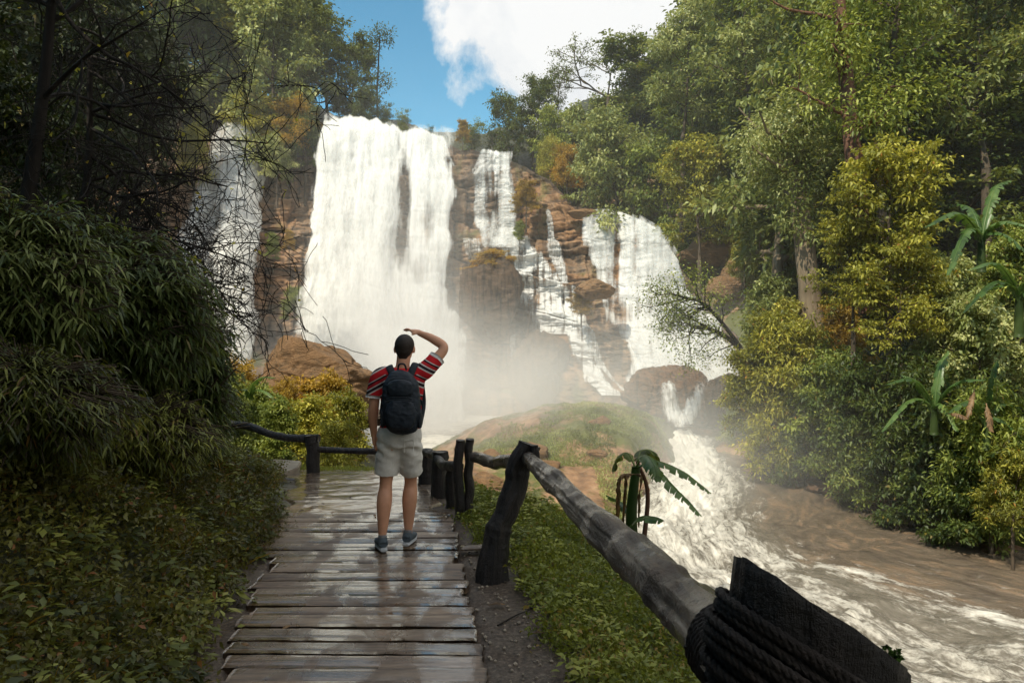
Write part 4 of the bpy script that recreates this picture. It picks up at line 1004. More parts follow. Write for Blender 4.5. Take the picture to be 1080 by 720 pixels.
# =================================================================== plants
UPV = np.array([0, 0, 1.0])
def tubes_fast(segs, ns=5):
    """segs: array (n,8) p0 p1 r0 r1 -> open frusta"""
    segs = np.asarray(segs); p0, p1, r0, r1 = segs[:, :3], segs[:, 3:6], segs[:, 6], segs[:, 7]
    t = nrm(p1 - p0); ref = np.where(np.abs(t[:, 2:3]) > .9, [[1.0, 0, 0]], [[0, 0, 1.0]])
    a = nrm(np.cross(t, ref)); b = np.cross(t, a); th = np.arange(ns) / ns * 2 * math.pi
    ring = np.cos(th)[None, :, None] * a[:, None] + np.sin(th)[None, :, None] * b[:, None]
    V = np.stack([p0[:, None] + ring * r0[:, None, None], p1[:, None] + ring * r1[:, None, None]], 1)
    n = len(segs); base = (np.arange(n) * 2 * ns)[:, None]; i = np.arange(ns); j = (i + 1) % ns
    Fc = np.concatenate([base + np.array([i[k], j[k], j[k] + ns, i[k] + ns]) for k in range(ns)])
    return V.reshape(-1, 3), Fc

def limb(p, d, L, r0, r1, n, r, wob=.25, grav=0.0):
    pts = [np.array(p, float)]; d = nrm(d)
    for k in range(n):
        d = nrm(d + r.normal(size=3) * wob + np.array([0, 0, grav])); pts.append(pts[-1] + d * L / n)
    pts = np.array(pts); rad = r0 + (r1 - r0) * np.linspace(0, 1, n + 1)
    return pts, rad
def segs_of(pts, rad): return np.concatenate([pts[:-1], pts[1:], rad[:-1, None], rad[1:, None]], 1)

def tree_parts(seed, H, R, fb=.35, nm=14, style='round', leaf=.26, per=26, nsub=5, rt=None, flat=.5, dens=1.0, grav=.02, lw=.5, droop=.15, clr=.5):
    """returns (trunk V,F), (leaf V,F,tint) for a tree of height H and crown radius R standing at the origin"""
    r = np.random.default_rng(seed); rt = rt or H * .022
    S = []; tr, rad = limb((0, 0, -.3), (r.normal() * .05, r.normal() * .05, 1), H * .93 + .3, rt, rt * .22, 12, r, .06)
    rad[0] *= 1.35; S.append(segs_of(tr, rad)); S.append(np.array([[0, 0, -.28, 0, 0, -H * .9, rad[0], rad[0] * 1.3]])); zt = tr[:, 2]
    clusters = []
    for k in range(nm):
        f = fb + (1 - fb) * ((k + r.uniform(0, .9)) / nm); z = f * H * .93
        q = np.array([np.interp(z, zt, tr[:, c]) for c in range(3)]); rr_ = np.interp(z, zt, rad)
        h01 = (f - fb) / (1 - fb)
        if style == 'round': pr = math.sqrt(max(0, 1 - (h01 * 1.5 - .6) ** 2 / 1.15)); el = -.05 + .9 * h01
        elif style == 'cone': pr = 1 - .8 * h01; el = .1 + .4 * h01
        elif style == 'umbrella': pr = .55 + .5 * h01; el = .75 - .2 * h01
        elif style == 'tall': pr = .55 + .35 * math.sin(h01 * 3.1 + .3); el = .25 + .6 * h01
        else: pr = .9 - .3 * h01; el = .1
        az = k * 2.4 + r.uniform(-.5, .5); Lb = R * pr * r.uniform(.75, 1.15)
        d = np.array([math.cos(az) * math.cos(el), math.sin(az) * math.cos(el), math.sin(el)])
        pts, rb = limb(q, d, max(.5, Lb), rr_ * .5, rr_ * .12, 6, r, .16, grav); S.append(segs_of(pts, rb))
        for s in range(nsub):
            u0 = r.uniform(.3, 1); i0 = u0 * 6; b0 = pts[int(min(5, i0))] + (pts[min(6, int(i0) + 1)] - pts[int(min(5, i0))]) * (i0 % 1)
            dd = nrm(pts[min(6, int(i0) + 1)] - pts[int(min(5, i0))] + r.normal(size=3) * .8)
            p2, r2 = limb(b0, dd, R * r.uniform(.22, .45), rr_ * .12 + .008, .006, 4, r, .3, grav); S.append(segs_of(p2, r2))
            clusters.append(p2[-1]); clusters.append(p2[2])
        clusters.append(pts[-1])
    # leading top
    for s in range(5): clusters.append(tr[-1] + r.normal(size=3) * R * .12)
    cl_ = np.array(clusters); m = len(cl_)
    keep = r.uniform(size=m) < dens; cl_ = cl_[keep]; m = len(cl_)
    csz = R * clr * .38 * r.uniform(.6, 1.3, m)
    cnt = int(per); Cn = np.repeat(cl_, cnt, 0); sz = np.repeat(csz, cnt)[:, None]
    off = r.normal(size=(m * cnt, 3)) * np.array([1, 1, flat]) * sz * .6
    Pn = Cn + off
    Dn = nrm(off * np.array([1, 1, .3]) / np.maximum(sz, .01) + r.normal(size=off.shape) * .6 + np.array([0, 0, -.15]))
    Up = nrm(UPV + r.normal(size=off.shape) * .45)
    ct = np.repeat(r.uniform(0, 1, m), cnt)
    tint = np.clip(.45 * ct + .4 * r.uniform(0, 1, len(Pn)) + .12 * np.clip(off[:, 2] / (sz[:, 0] + .01), -1, 1), 0, .96)  # upper leaves of each clump tinted lighter to imitate light from above
    tint = np.where(r.uniform(size=len(Pn)) < .012, 1.0, tint)
    L = leaf * r.uniform(.6, 1.25, len(Pn))
    return tubes_fast(np.concatenate(S)), leafset(Pn, Dn, Up, L, L * lw, 1, droop, tint)

_proto = {}
def tree_mesh(key, lm, bm__='bark', **kw):
    k = (key, lm, bm__)
    if k not in _proto:
        (tv, tf), (lv, lf, lt) = tree_parts(**kw)
        _proto[k] = (make_mesh('trunk', tv, tf, M[bm__], True), make_mesh('crown', lv, lf, M[lm], False, {'tint': lt}), kw['H'], kw['R'])
    return _proto[k]
KINDS = {
 'broad':  dict(H=12, R=4.2, fb=.25, nm=22, style='round', leaf=.40, per=34, nsub=7, dens=.95, flat=.45, clr=.40, lw=.55),
 'broad2': dict(H=12, R=4.0, fb=.22, nm=22, style='round', leaf=.46, per=26, nsub=7, dens=.9, flat=.4, clr=.38, lw=.5),
 'tall':   dict(H=15, R=3.4, fb=.3, nm=24, style='tall', leaf=.38, per=28, nsub=6, dens=.85, flat=.4, clr=.38),
 'layer':  dict(H=8, R=4.2, fb=.18, nm=20, style='tall', leaf=.32, per=40, nsub=6, dens=.9, flat=.16, grav=-.01, clr=.44, lw=.55),
 'open':   dict(H=12, R=4.5, fb=.45, nm=12, style='umbrella', leaf=.30, per=26, nsub=5, dens=.75, flat=.4, clr=.4),
 'bushy':  dict(H=4, R=2.2, fb=.05, nm=22, style='round', leaf=.24, per=40, nsub=6, dens=1, flat=.5, clr=.42, lw=.55),
 'bushy2': dict(H=4, R=2.4, fb=.05, nm=20, style='round', leaf=.30, per=32, nsub=6, dens=1, flat=.5, lw=.32, clr=.46),
 'sprig':  dict(H=4, R=1.9, fb=.12, nm=16, style='umbrella', leaf=.20, per=26, nsub=5, dens=.9, flat=.5, clr=.45),
}
def plant(kind, lm, px, d, top, wpx, label, group=None, var=0, name='tree', cat='tree', base=None, bark='bark', parts=('trunk', 'crown'), rz=None):
    """stand a plant on the ground at bearing px, depth d; its top reaches row `top`, crown about wpx wide"""
    kw = dict(KINDS[kind]); kw['seed'] = 100 + var * 17 + sum(map(ord, kind))
    tm, cm_, H, R = tree_mesh(kind + str(var), lm, bark, **kw)
    x = (px - HX) / F * d; z0 = tz(x, d) if base is None else CAMZ + (HY - base) / F * d
    h = max(1.0, CAMZ + (HY - top) / F * d - z0)
    e = empty(name, (x, d, z0), rng.uniform(0, 6.28) if rz is None else rz)
    sr = (wpx / F * d * .5) / (R * 1.05); sz = h / (H * 1.03); szc = min(sz, 1.3 * sr)
    e.scale = (sr, sr, szc); e.location.z += (sz - szc) * H * 1.03      # the root end of the trunk mesh reaches on down into the soil
    obj(parts[0], tm, e); obj(parts[1], cm_, e)
    tag(e, label, cat, group); return e

# ---- trees on the rim left of the main fall
GL = 'dense trees on the left rim above the falls'
L1 = 'dark dense broadleaf tree in the forest on the left rim above the falls'
for i_, (px, d, top, w_, kd, lm, vr) in enumerate([(190, 66, -50, 110, 'broad', 'leaf_dark', 0), (228, 68, -35, 100, 'broad2', 'leaf_mid', 1), (262, 69, -30, 105, 'tall', 'leaf_yellow', 0), (212, 74, -75, 120, 'broad', 'leaf_dark', 2),
     (322, 70, -5, 90, 'broad2', 'leaf_dark', 0), (300, 74, -30, 110, 'broad', 'leaf_dark', 1), (346, 69, 14, 70, 'broad', 'leaf_dark', 2), (250, 78, -60, 130, 'tall', 'leaf_dark', 1)]):
    plant(kd, lm, px, d, top, w_, L1, GL, vr)
plant('broad', 'leaf_pale', 290, 63.5, 2, 104, 'sunlit green round tree at the middle of the left rim between the two left falls', None, 1)  # paler leaf colour stands in for sunlight on this crown
plant('broad2', 'leaf_dark', 368, 68, 36, 52, 'dark tree stepping down beside the slender lone tree on the left rim', None, 1)
plant('bushy', 'leaf_dark', 386, 66, 100, 34, 'low dark bush at the feet of the slender lone tree', None, 0, 'bush', 'bush', parts=('stem', 'foliage'))
for (px, top, w_, lab, lm) in ((408, 116, 22, 'small dark shrub on the lip left of the pale green one above the widest fall', 'leaf_dark'), (427, 122, 20, 'small green shrub standing on the lip of the widest fall', 'leaf_mid'), (452, 137, 14, 'tiny shrub silhouetted at the middle of the lip of the widest fall', 'leaf_dark'), (497, 134, 36, 'lone round bush against the blue sky between the widest and the narrow fall', 'leaf_mid')):
    plant('sprig', lm, px, 66, top, w_, lab, None, 0, 'bush', 'bush', parts=('stem', 'foliage'), base=162)
# slender lone tree
e = empty('slender_tree', tuple(P(399, 132, 67))); tag(e, 'slender lone tree with small tufts of leaves against the blue sky', 'tree')
r = np.random.default_rng(4); pts, rad = limb((0, 0, -1.5), (0, 0, 1), 9.4, .13, .05, 10, r, .05); S_ = [segs_of(pts, rad)]; cc = []
for (f, a, l_) in ((.98, .3, .9), (.97, 2.8, 1.0), (.93, 1.2, .9), (.9, 4, .8), (1, 5, .5), (.55, .2, .8), (.5, .5, 1.1), (.42, 3.0, .4), (.6, 2.9, .5), (.3, .2, .6)):
    q = pts[0] + (pts[-1] - pts[0]) * f; p2, r2 = limb(q, (math.cos(a), math.sin(a) * .4, .5), l_, .03, .01, 4, r, .2); S_.append(segs_of(p2, r2)); cc += [p2[-1], p2[2]]
tv, tf = tubes_fast(np.concatenate(S_)); mobj('trunk', tv, tf, M['twig'], e, True)
cc = np.repeat(np.array(cc), 46, 0); off = r.normal(size=cc.shape) * .30
lv, lf, lt = leafset(cc + off, nrm(off + r.normal(size=off.shape) * .3), nrm(UPV + off), .26, .13, 1, .1, r.uniform(0, .7, len(cc))); mobj('crown', lv, lf, M['leaf_dark'], e, False, {'tint': lt})
# golden and bright green bushes hanging over the left rim
plant('bushy2', 'leaf_yellow', 272, 62.5, 104, 62, 'golden leafy bush hanging over the rim right of the leftmost fall', None, 0, 'bush', 'bush', base=150, parts=('stem', 'foliage'))
plant('bushy2', 'leaf_gold', 306, 62, 112, 56, 'yellow bush clinging to the cliff top between the two left falls', None, 0, 'bush', 'bush', base=158, parts=('stem', 'foliage'))
plant('bushy', 'leaf_pale', 292, 60.5, 146, 34, 'bright green bush drooping down the orange rock between the left falls', None, 0, 'bush', 'bush', base=186, parts=('stem', 'foliage'))
plant('bushy', 'leaf_dark', 322, 62, 120, 46, 'dark bush overhanging the left edge of the widest fall', None, 1, 'bush', 'bush', base=172, parts=('stem', 'foliage'))
plant('bushy2', 'leaf_yellow', 205, 60, 142, 44, 'yellow green bush on the rock left of the leftmost fall', None, 1, 'bush', 'bush', base=196, parts=('stem', 'foliage'))
for (px, py, d_, w_, lab, lm) in ((288, 262, 56.5, 18, 'tuft of bright green plants on the rock face between the left falls', 'leaf_mid'), (305, 258, 56.5, 14, 'smaller ochre tuft on the rock face between the left falls', 'leaf_gold'), (310, 320, 55.5, 26, 'dull green tuft low on the rock face between the left falls', 'leaf_mid'), (488, 142, 61, 16, 'rust brown tuft of grass on the lip right of the widest fall', 'leaf_gold')):
    plant('bushy', lm, px, d_, py - 12, w_, lab, None, 1, 'bush', 'bush', base=py + 14, parts=('stem', 'foliage'))

# ---- far left slope
GF = 'trees in the dark forest on the far left slope'; LFl = 'tree with shade-toned leaves in the dark forest on the far left slope'
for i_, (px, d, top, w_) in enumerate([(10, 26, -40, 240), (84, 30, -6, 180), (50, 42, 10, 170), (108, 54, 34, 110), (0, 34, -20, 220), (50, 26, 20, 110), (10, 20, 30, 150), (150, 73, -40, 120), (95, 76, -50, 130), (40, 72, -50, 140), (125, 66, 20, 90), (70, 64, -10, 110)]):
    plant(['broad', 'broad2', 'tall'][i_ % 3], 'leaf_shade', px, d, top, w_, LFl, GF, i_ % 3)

# ---- right rim skyline
plant('broad2', 'leaf_dark', 538, 66, 98, 46, 'leftmost small tree of the dark clump right of the narrow fall', None, 2)
plant('broad', 'leaf_dark', 562, 67, 82, 50, 'taller dark tree against the cloud right of the narrow fall', None, 0)
plant('open', 'leaf_dark', 582, 70, 78, 44, 'open crowned tree behind the dark clump against the white cloud', None, 0)
plant('broad2', 'leaf_mid', 594, 64, 122, 50, 'green tree above the orange rock right of the dark clump', None, 0)
plant('bushy2', 'leaf_gold', 598, 60, 158, 36, 'reddish brown bush above the orange rock of the rim', None, 0, 'bush', 'bush', parts=('stem', 'foliage'))
plant('bushy2', 'leaf_yellow', 580, 61, 152, 34, 'yellow green bush at the right rim above the brown rock face', None, 1, 'bush', 'bush', parts=('stem', 'foliage'))
# sparse tree on the skyline
e = empty('sparse_tree', tuple(P(638, 125, 68))); tag(e, 'sparse airy tree with a spreading crown standing alone against the white cloud', 'tree')
r = np.random.default_rng(12); S_ = []; tips = []
def fork(p, d, L, rad_, lev):
    pts, rd = limb(p, d, L, rad_, rad_ * .6, 4, r, .14, .03); S_.append(segs_of(pts, rd))
    if lev == 0: tips.append(pts[-1]); tips.append(pts[2]); return
    for q in range(3 if lev > 1 else 3):
        fork(pts[-1 - (q == 2)], nrm(nrm(d) + r.normal(size=3) * np.array([.95, .4, .25]) + (0, 0, .05)), L * r.uniform(.55, .8), rad_ * .62, lev - 1)
fork(np.array([0, 0, -2.0]), (.05, 0, 1), 4.4, .17, 4)
tv, tf = tubes_fast(np.concatenate(S_)); mobj('trunk', tv, tf, M['bark'], e, True)
cc = np.repeat(np.array(tips), 12, 0); off = r.normal(size=cc.shape) * np.array([.30, .30, .14])
lv, lf, lt = leafset(cc + off, nrm(off + r.normal(size=off.shape) * .3), nrm(UPV + off), .24, .12, 1, .1, r.uniform(0, .8, len(cc))); mobj('crown', lv, lf, M['leaf_dark'], e, False, {'tint': lt})

# ---- forest on the right slope
GR = 'trees packed on the right forest slope'
LR = 'leafy tree packed among its neighbours on the right forest slope'
FR = [(618, 66, 122, 56, 'broad', 'leaf_dark', 1), (634, 62, 128, 66, 'broad2', 'leaf_mid', 2), (688, 68, 70, 76, 'broad', 'leaf_mid', 0), (700, 66, 40, 90, 'broad2', 'leaf_dark', 1), (735, 64, 5, 80, 'tall', 'leaf_mid', 0), (762, 62, -30, 100, 'broad', 'leaf_mid', 1),
      (705, 57, 80, 90, 'broad2', 'leaf_mid', 0), (740, 56, 30, 110, 'tall', 'leaf_dark', 1), (780, 60, -60, 120, 'broad', 'leaf_dark', 2), (790, 52, 20, 120, 'broad2', 'leaf_mid', 2), (830, 56, -60, 140, 'tall', 'leaf_dark', 2), (870, 50, -80, 160, 'broad', 'leaf_dark', 0),
      (815, 46, 60, 130, 'broad', 'leaf_mid', 1), (920, 48, -90, 170, 'broad2', 'leaf_dark', 1), (980, 46, -80, 180, 'tall', 'leaf_dark', 0), (1030, 44, -100, 200, 'broad', 'leaf_dark', 2), (1080, 42, -90, 200, 'broad2', 'leaf_dark', 0), (860, 42, 60, 130, 'broad2', 'leaf_dark', 2),
      (930, 40, 40, 150, 'tall', 'leaf_dark', 1), (990, 38, 30, 160, 'broad', 'leaf_dark', 1), (1050, 36, 40, 170, 'broad2', 'leaf_dark', 1), (1010, 33, 130, 150, 'broad', 'leaf_dark', 2), (1085, 32, 90, 170, 'tall', 'leaf_dark', 2), (950, 33, 170, 120, 'broad2', 'leaf_dark', 0),
      (770, 50, 120, 90, 'tall', 'leaf_dark', 2), (745, 60, 60, 80, 'broad', 'leaf_dark', 0), (660, 72, 108, 60, 'broad2', 'leaf_dark', 0), (1075, 27, 180, 140, 'broad2', 'leaf_dark', 1), (880, 36, 200, 110, 'broad2', 'leaf_dark', 1), (835, 40, 190, 110, 'broad', 'leaf_dark', 0)]
for (px, d, top, w_, kd, lm, vr) in FR: plant(kd, lm, px, d, top, w_, LR, GR, vr)
plant('broad', 'leaf_pale', 660, 56, 122, 92, 'big round tree with glossy leaves right of the orange rim rock', None, 2)
plant('broad2', 'leaf_mid', 716, 52, 150, 80, 'dark leafy tree overhanging the top of the right cascade', None, 1)
plant('layer', 'leaf_yellow', 738, 47, 158, 92, 'yellow green layered tree right above the right cascade', None, 0)
plant('layer', 'leaf_pale', 792, 44, -30, 130, 'tall pale tree with long leafy sprays left of the vine covered trunk', None, 1)
plant('tall', 'leaf_pale', 818, 36, -70, 170, 'tall light green tree with hanging foliage above the vine covered trunk', None, 0, bark='bark_pale')
plant('open', 'leaf_pale', 960, 33, -60, 240, 'pale leafy crown spreading at the top right in front of the shade', None, 1)
plant('layer', 'leaf_pale', 1040, 30, -60, 190, 'pale green tree with drooping layers at the top right corner', None, 2)
plant('layer', 'leaf_pale', 720, 50, 20, 100, 'pale layered tree below the skyline left of the tall sprays', None, 2)

# two named trunks
def big_trunk(name, label, pts, r0, r1, m, seed, leafpts, lm, n=90, lsz=.2, spread=.5):
    e = empty(name, tuple(pts[0])); tag(e, label, 'tree'); o_ = np.array(pts[0])
    path = interp_path(np.array(pts) - o_, 60); V, Fs = tube(path, np.linspace(r0, r1, 60), 20, .2, seed, freq=5, stretch=.2)
    r = np.random.default_rng(seed); S_ = []; cc = []
    for k in range(14):
        f = r.uniform(.45, 1); q = path[int(f * 59)]; az = r.uniform(0, 6.28); p2, r2 = limb(q, (math.cos(az), math.sin(az) * .8, .5), r.uniform(1.5, 3.6), r1 * .45, .03, 6, r, .2, .02); S_.append(segs_of(p2, r2))
        for s in range(4):
            p3, r3 = limb(p2[r.integers(2, 7)], r.normal(size=3) + (0, 0, .2), r.uniform(.6, 1.3), .03, .01, 3, r, .3); S_.append(segs_of(p3, r3)); cc += [p3[-1], p3[1]]
    tv, tf = tubes_fast(np.concatenate(S_)); mobj('trunk', np.vstack([V, tv]), [np.concatenate([Fs[0], tf + len(V)])] + [np.concatenate(Fs[1:])], M[m], e, True)
    cc = np.array(cc + [np.array(q) - o_ for q in leafpts]); ct = np.repeat(r.uniform(0, 1, len(cc)), n); cc = np.repeat(cc, n, 0); off = r.normal(size=cc.shape) * np.array([1, 1, .55]) * spread
    lv, lf, lt = leafset(cc + off, nrm(off + r.normal(size=off.shape) * .5 + (0, 0, -.2)), nrm(UPV + r.normal(size=off.shape) * .5), lsz * r.uniform(.6, 1.3, len(cc)), lsz * .45, 1, .2, np.clip(ct * .5 + r.uniform(0, .46, len(cc)), 0, .96))
    mobj('crown', lv, lf, M[lm], e, False, {'tint': lt}); return e
big_trunk('vine_covered_tree', 'tall tree whose pale trunk is wrapped in green vines on the right slope', [P(858, 350, 31), P(852, 290, 31), P(843, 210, 31), P(841, 150, 31.2), P(842, 110, 31.5)], .48, .26, 'bark_pale', 3,
          [P(843 + (k % 5 - 2) * 7, 100 + k * 5.2, 30.3) for k in range(30)], 'leaf_pale', 80, .2, .36)
big_trunk('red_trunk_tree', 'tall tree with a bare reddish brown trunk in the right forest', [P(918, 330, 26.6), P(908, 225, 26.6), P(899, 150, 26.6), P(890, 60, 27), P(880, -60, 27)], .36, .20, 'bark_red', 5, [], 'leaf_mid', 60, .2, .45)
big_trunk('forked_tree', 'thinner tree with a grey brown trunk behind the yellow layered tree', [P(938, 300, 29), P(926, 160, 29), P(940, 60, 29), P(960, -60, 29)], .18, .11, 'bark', 8, [], 'leaf_mid', 60, .24, .6)
# mid right bank
plant('layer', 'leaf_yellow', 938, 25, 168, 135, 'large yellow green layered tree in the middle of the right bank', None, 0)
plant('layer', 'leaf_yellow', 900, 26, 235, 90, 'golden leaved small tree at the left side of the large yellow layered tree', None, 1)
plant('layer', 'leaf_yellow', 952, 24, 255, 110, 'yellow green young tree below the large layered tree', None, 2)
YB = [(794, 29.5, 375, 62, 'bushy', 'leaf_yellow', 'yellow green bush where the right bank meets the cascade pool'), (815, 29, 345, 74, 'bushy', 'leaf_yellow', 'bright yellow bush left of the pale sunlit clearing'), (838, 28.5, 352, 84, 'bushy2', 'leaf_yellow', 'sunny yellow green bush in the middle of the river bank'),
      (812, 32, 308, 66, 'bushy', 'leaf_pale', 'pale grey green rounded bush above the yellow bushes'), (872, 27.5, 380, 80, 'bushy', 'leaf_mid', 'green bush at the water right of the yellow bushes'), (800, 34, 398, 50, 'bushy2', 'leaf_gold', 'golden bush behind the bank at the foot of the leaning tree'),
      (815, 28.7, 420, 74, 'bushy2', 'leaf_yellow', 'low yellow bush hanging over the brown shallows'), (850, 28, 430, 74, 'bushy', 'leaf_mid', 'low green bush trailing to the water in the middle of the bank'), (905, 25.5, 400, 90, 'bushy', 'leaf_dark', 'dark bush in the shade right of the green bank bushes'),
      (955, 24, 395, 100, 'bushy2', 'leaf_dark', 'dark drooping bush under the layered tree'), (1000, 22.5, 420, 100, 'bushy', 'leaf_dark', 'dark bush beneath the banana plants'), (1045, 21, 430, 110, 'bushy2', 'leaf_mid', 'green bush at the right edge near the water'),
      (1035, 23, 330, 100, 'bushy', 'leaf_pale', 'pale feathery bush in the sun right of the layered tree'), (1000, 25, 290, 90, 'bushy', 'leaf_pale', 'light green airy bush above the pale feathery bush'), (900, 25.5, 455, 70, 'bushy2', 'leaf_mid', 'low shaded bush at the waterline left of the dark bushes'),
      (960, 23.5, 470, 90, 'bushy', 'leaf_dark', 'shadowy low bush overhanging the brown shallows'), (1068, 19.8, 480, 70, 'bushy2', 'leaf_yellow', 'small yellow leaved bush at the right edge above the water'), (1020, 21.5, 490, 90, 'bushy', 'leaf_dark', 'dark low bush right at the waterline under the banana plants'),
      (800, 45, 236, 50, 'bushy', 'leaf_pale', 'bright green bush on the bare orange slope'), (785, 44, 250, 36, 'bushy2', 'leaf_yellow', 'yellow green tuft bush left on the bare orange slope'), (823, 37, 285, 50, 'bushy', 'leaf_mid', 'mid green bush left of the vine covered trunk base'),
      (886, 30, 330, 60, 'bushy', 'leaf_gold', 'rusty gold bush right of the vine covered trunk base'), (1075, 24, 250, 80, 'bushy', 'leaf_mid', 'leafy green bush at the right edge behind the banana leaves'), (828, 31, 330, 56, 'bushy', 'leaf_yellow', 'yellow bush at the foot of the vine covered trunk'),
      (776, 34, 432, 36, 'bushy', 'leaf_mid', 'small green bush right of the wet boulder')]
for i_, (px, d, top, w_, kd, lm, lab) in enumerate(YB): plant(kd, lm, px, d, top, w_, lab, None, i_ % 2, 'bush', 'bush', parts=('stem', 'foliage'))

# leaning small tree over the cascade
e = empty('leaning_tree', tuple(P(800, 392, 33))); tag(e, 'leaning tree with a thin dark trunk reaching left across the right cascade', 'tree'); o_ = P(800, 392, 33)
r = np.random.default_rng(6); S_ = []; tips = []
main = interp_path(np.array([P(800, 392, 33), P(775, 362, 33), P(752, 348, 33), P(730, 344, 33)]) - o_, 16); S_.append(segs_of(main, np.linspace(.14, .07, 16)))
m2 = interp_path(np.array([P(783, 368, 33), P(757, 335, 33), P(738, 318, 33.2), P(715, 312, 33.2)]) - o_, 14); S_.append(segs_of(m2, np.linspace(.10, .05, 14)))
for src in (main[5:], m2[5:]):
    for k in range(16):
        q = src[r.integers(0, len(src))]; p2, r2 = limb(q, (-1.2 + r.normal() * .5, r.normal() * .4, .25 + r.normal() * .5), r.uniform(.8, 2.3), .035, .012, 5, r, .25); S_.append(segs_of(p2, r2))
        for s in range(3): p3, r3 = limb(p2[r.integers(2, 6)], r.normal(size=3), .45, .012, .005, 3, r, .3); S_.append(segs_of(p3, r3)); tips += [p3[-1], p2[-1]]
tv, tf = tubes_fast(np.concatenate(S_)); mobj('trunk', tv, tf, M['twig'], e, True)
cc = np.repeat(np.array(tips), 30, 0); off = r.normal(size=cc.shape) * np.array([.3, .3, .22])
lv, lf, lt = leafset(cc + off, nrm(off + r.normal(size=off.shape) * .4), nrm(UPV + r.normal(size=off.shape) * .5), .13, .06, 1, .1, r.uniform(0, .9, len(cc))); mobj('crown', lv, lf, M['leaf_mid'], e, False, {'tint': lt})

# undergrowth over the wooded slopes, left and right (countless)
r = np.random.default_rng(31); n = 130000
X = np.concatenate([r.uniform(8, 60, n), r.uniform(-50, -9, n // 3)]); Y = np.concatenate([r.uniform(10, 80, n), r.uniform(12, 85, n // 3)])
ok = ((X > 0) & ((X > xr(Y) + 1.2) | (Y > 37))) & ~((np.hypot(X - 13.8, (Y - 44.5) * .8) < 2.6)) & (np.abs((X / Y)) < .78) & ~((X < 14) & (Y > 37) & (Y < 57)) | ((X < 0) & (X / Y > -.8) & ((X < -22) | (Y < 30)) )
X, Y = X[ok], Y[ok]; Z = terrain(X, Y); lump = .5 + .5 * fbm(X * .6, Y * .6, 0, 77, 3)
Pn = np.stack([X, Y, Z + r.uniform(0, 1, len(X)) ** 1.5 * (.3 + 1.3 * lump)], -1); Dn = nrm(r.normal(size=Pn.shape) + (0, 0, .2)); Lf = r.uniform(.14, .42, len(X))
lv, lf, lt = leafset(Pn, Dn, nrm(UPV + r.normal(size=Pn.shape) * .5), Lf, Lf * .5, 1, .2, np.clip(r.uniform(0, .6, len(X)) + .4 * lump, 0, .96))
tag(mobj('undergrowth', lv, lf, M['leaf_dark'], None, False, {'tint': lt}), 'tangled undergrowth covering the wooded slopes beneath the trees', 'undergrowth', kind='stuff')

plant('bushy', 'leaf_gold', 518, 52.3, 268, 46, 'ochre grass tuft crowning the rounded boulder in the middle of the cliff', None, 0, 'bush', 'bush', base=290, parts=('stem', 'foliage'))
plant('bushy', 'leaf_gold', 555, 56, 196, 30, 'brown green tuft under the rim rock right of the narrow fall', None, 1, 'bush', 'bush', base=222, parts=('stem', 'foliage'))
plant('bushy', 'leaf_mid', 548, 56, 236, 16, 'small dark green tuft beside the narrow fall', None, 1, 'bush', 'bush', base=252, parts=('stem', 'foliage'))
plant('bushy', 'leaf_gold', 613, 48, 312, 26, 'dry ochre tuft beneath the small dark boulder', None, 0, 'bush', 'bush', base=330, parts=('stem', 'foliage'))
# =================================================================== banana plants
def banana_leaf(parent, base, pts, wid, m='leaf_banana', ragged=.3, seed=0, fold=.5, name='leaf', nseg=44):
    """big leaf: arching midrib, two drooping lamina halves torn into strips"""
    r = np.random.default_rng(seed); mid = interp_path(np.array(pts, float) - np.array(base), nseg); t = np.linspace(0, 1, nseg)
    tg = nrm(np.gradient(mid, axis=0)); S = nrm(np.cross(tg, UPV)); Nn = nrm(np.cross(S, tg))
    w = wid * np.clip(np.sin(np.pi * np.clip((t - .12) / .88 * .93 + .05, 0, 1)), 0, 1) ** .55; w[t < .12] = 0.004
    mb = MB()
    for s in (-1, 1):
        k = 0
        while k < nseg - 1:
            ln = int(r.integers(1, 4)) if r.uniform() < ragged * 2 else int(r.integers(3, 9))
            k1 = min(nseg - 1, k + ln); idx = np.arange(k, k1 + 1)
            sc_ = r.uniform(1 - ragged, 1.0); dr = fold * r.uniform(.7, 1.3); slide = r.uniform(-.2, .25)
            rows = []
            for q in np.linspace(0, 1, 5):
                off = S[idx] * (s * w[idx] * sc_ * q * math.cos(dr * q))[:, None] + (Nn[idx] * (.18 * q * (1 - q)) - UPV * (math.sin(dr * q) * q)) * (w[idx] * sc_)[:, None]
                rows.append(mid[idx] + off + tg[idx] * (slide * w[idx] * q * q)[:, None])
            V = np.stack(rows, 1).reshape(-1, 3); mb.add(V, grid_faces(len(idx), 5), r.uniform(.2, .8)); k = k1
    V, Fs = tube(mid, np.linspace(.012, .003, nseg) * (wid / .12), 6); mb.add(V, Fs, .9)
    return mb.build(name, M[m], parent, True)

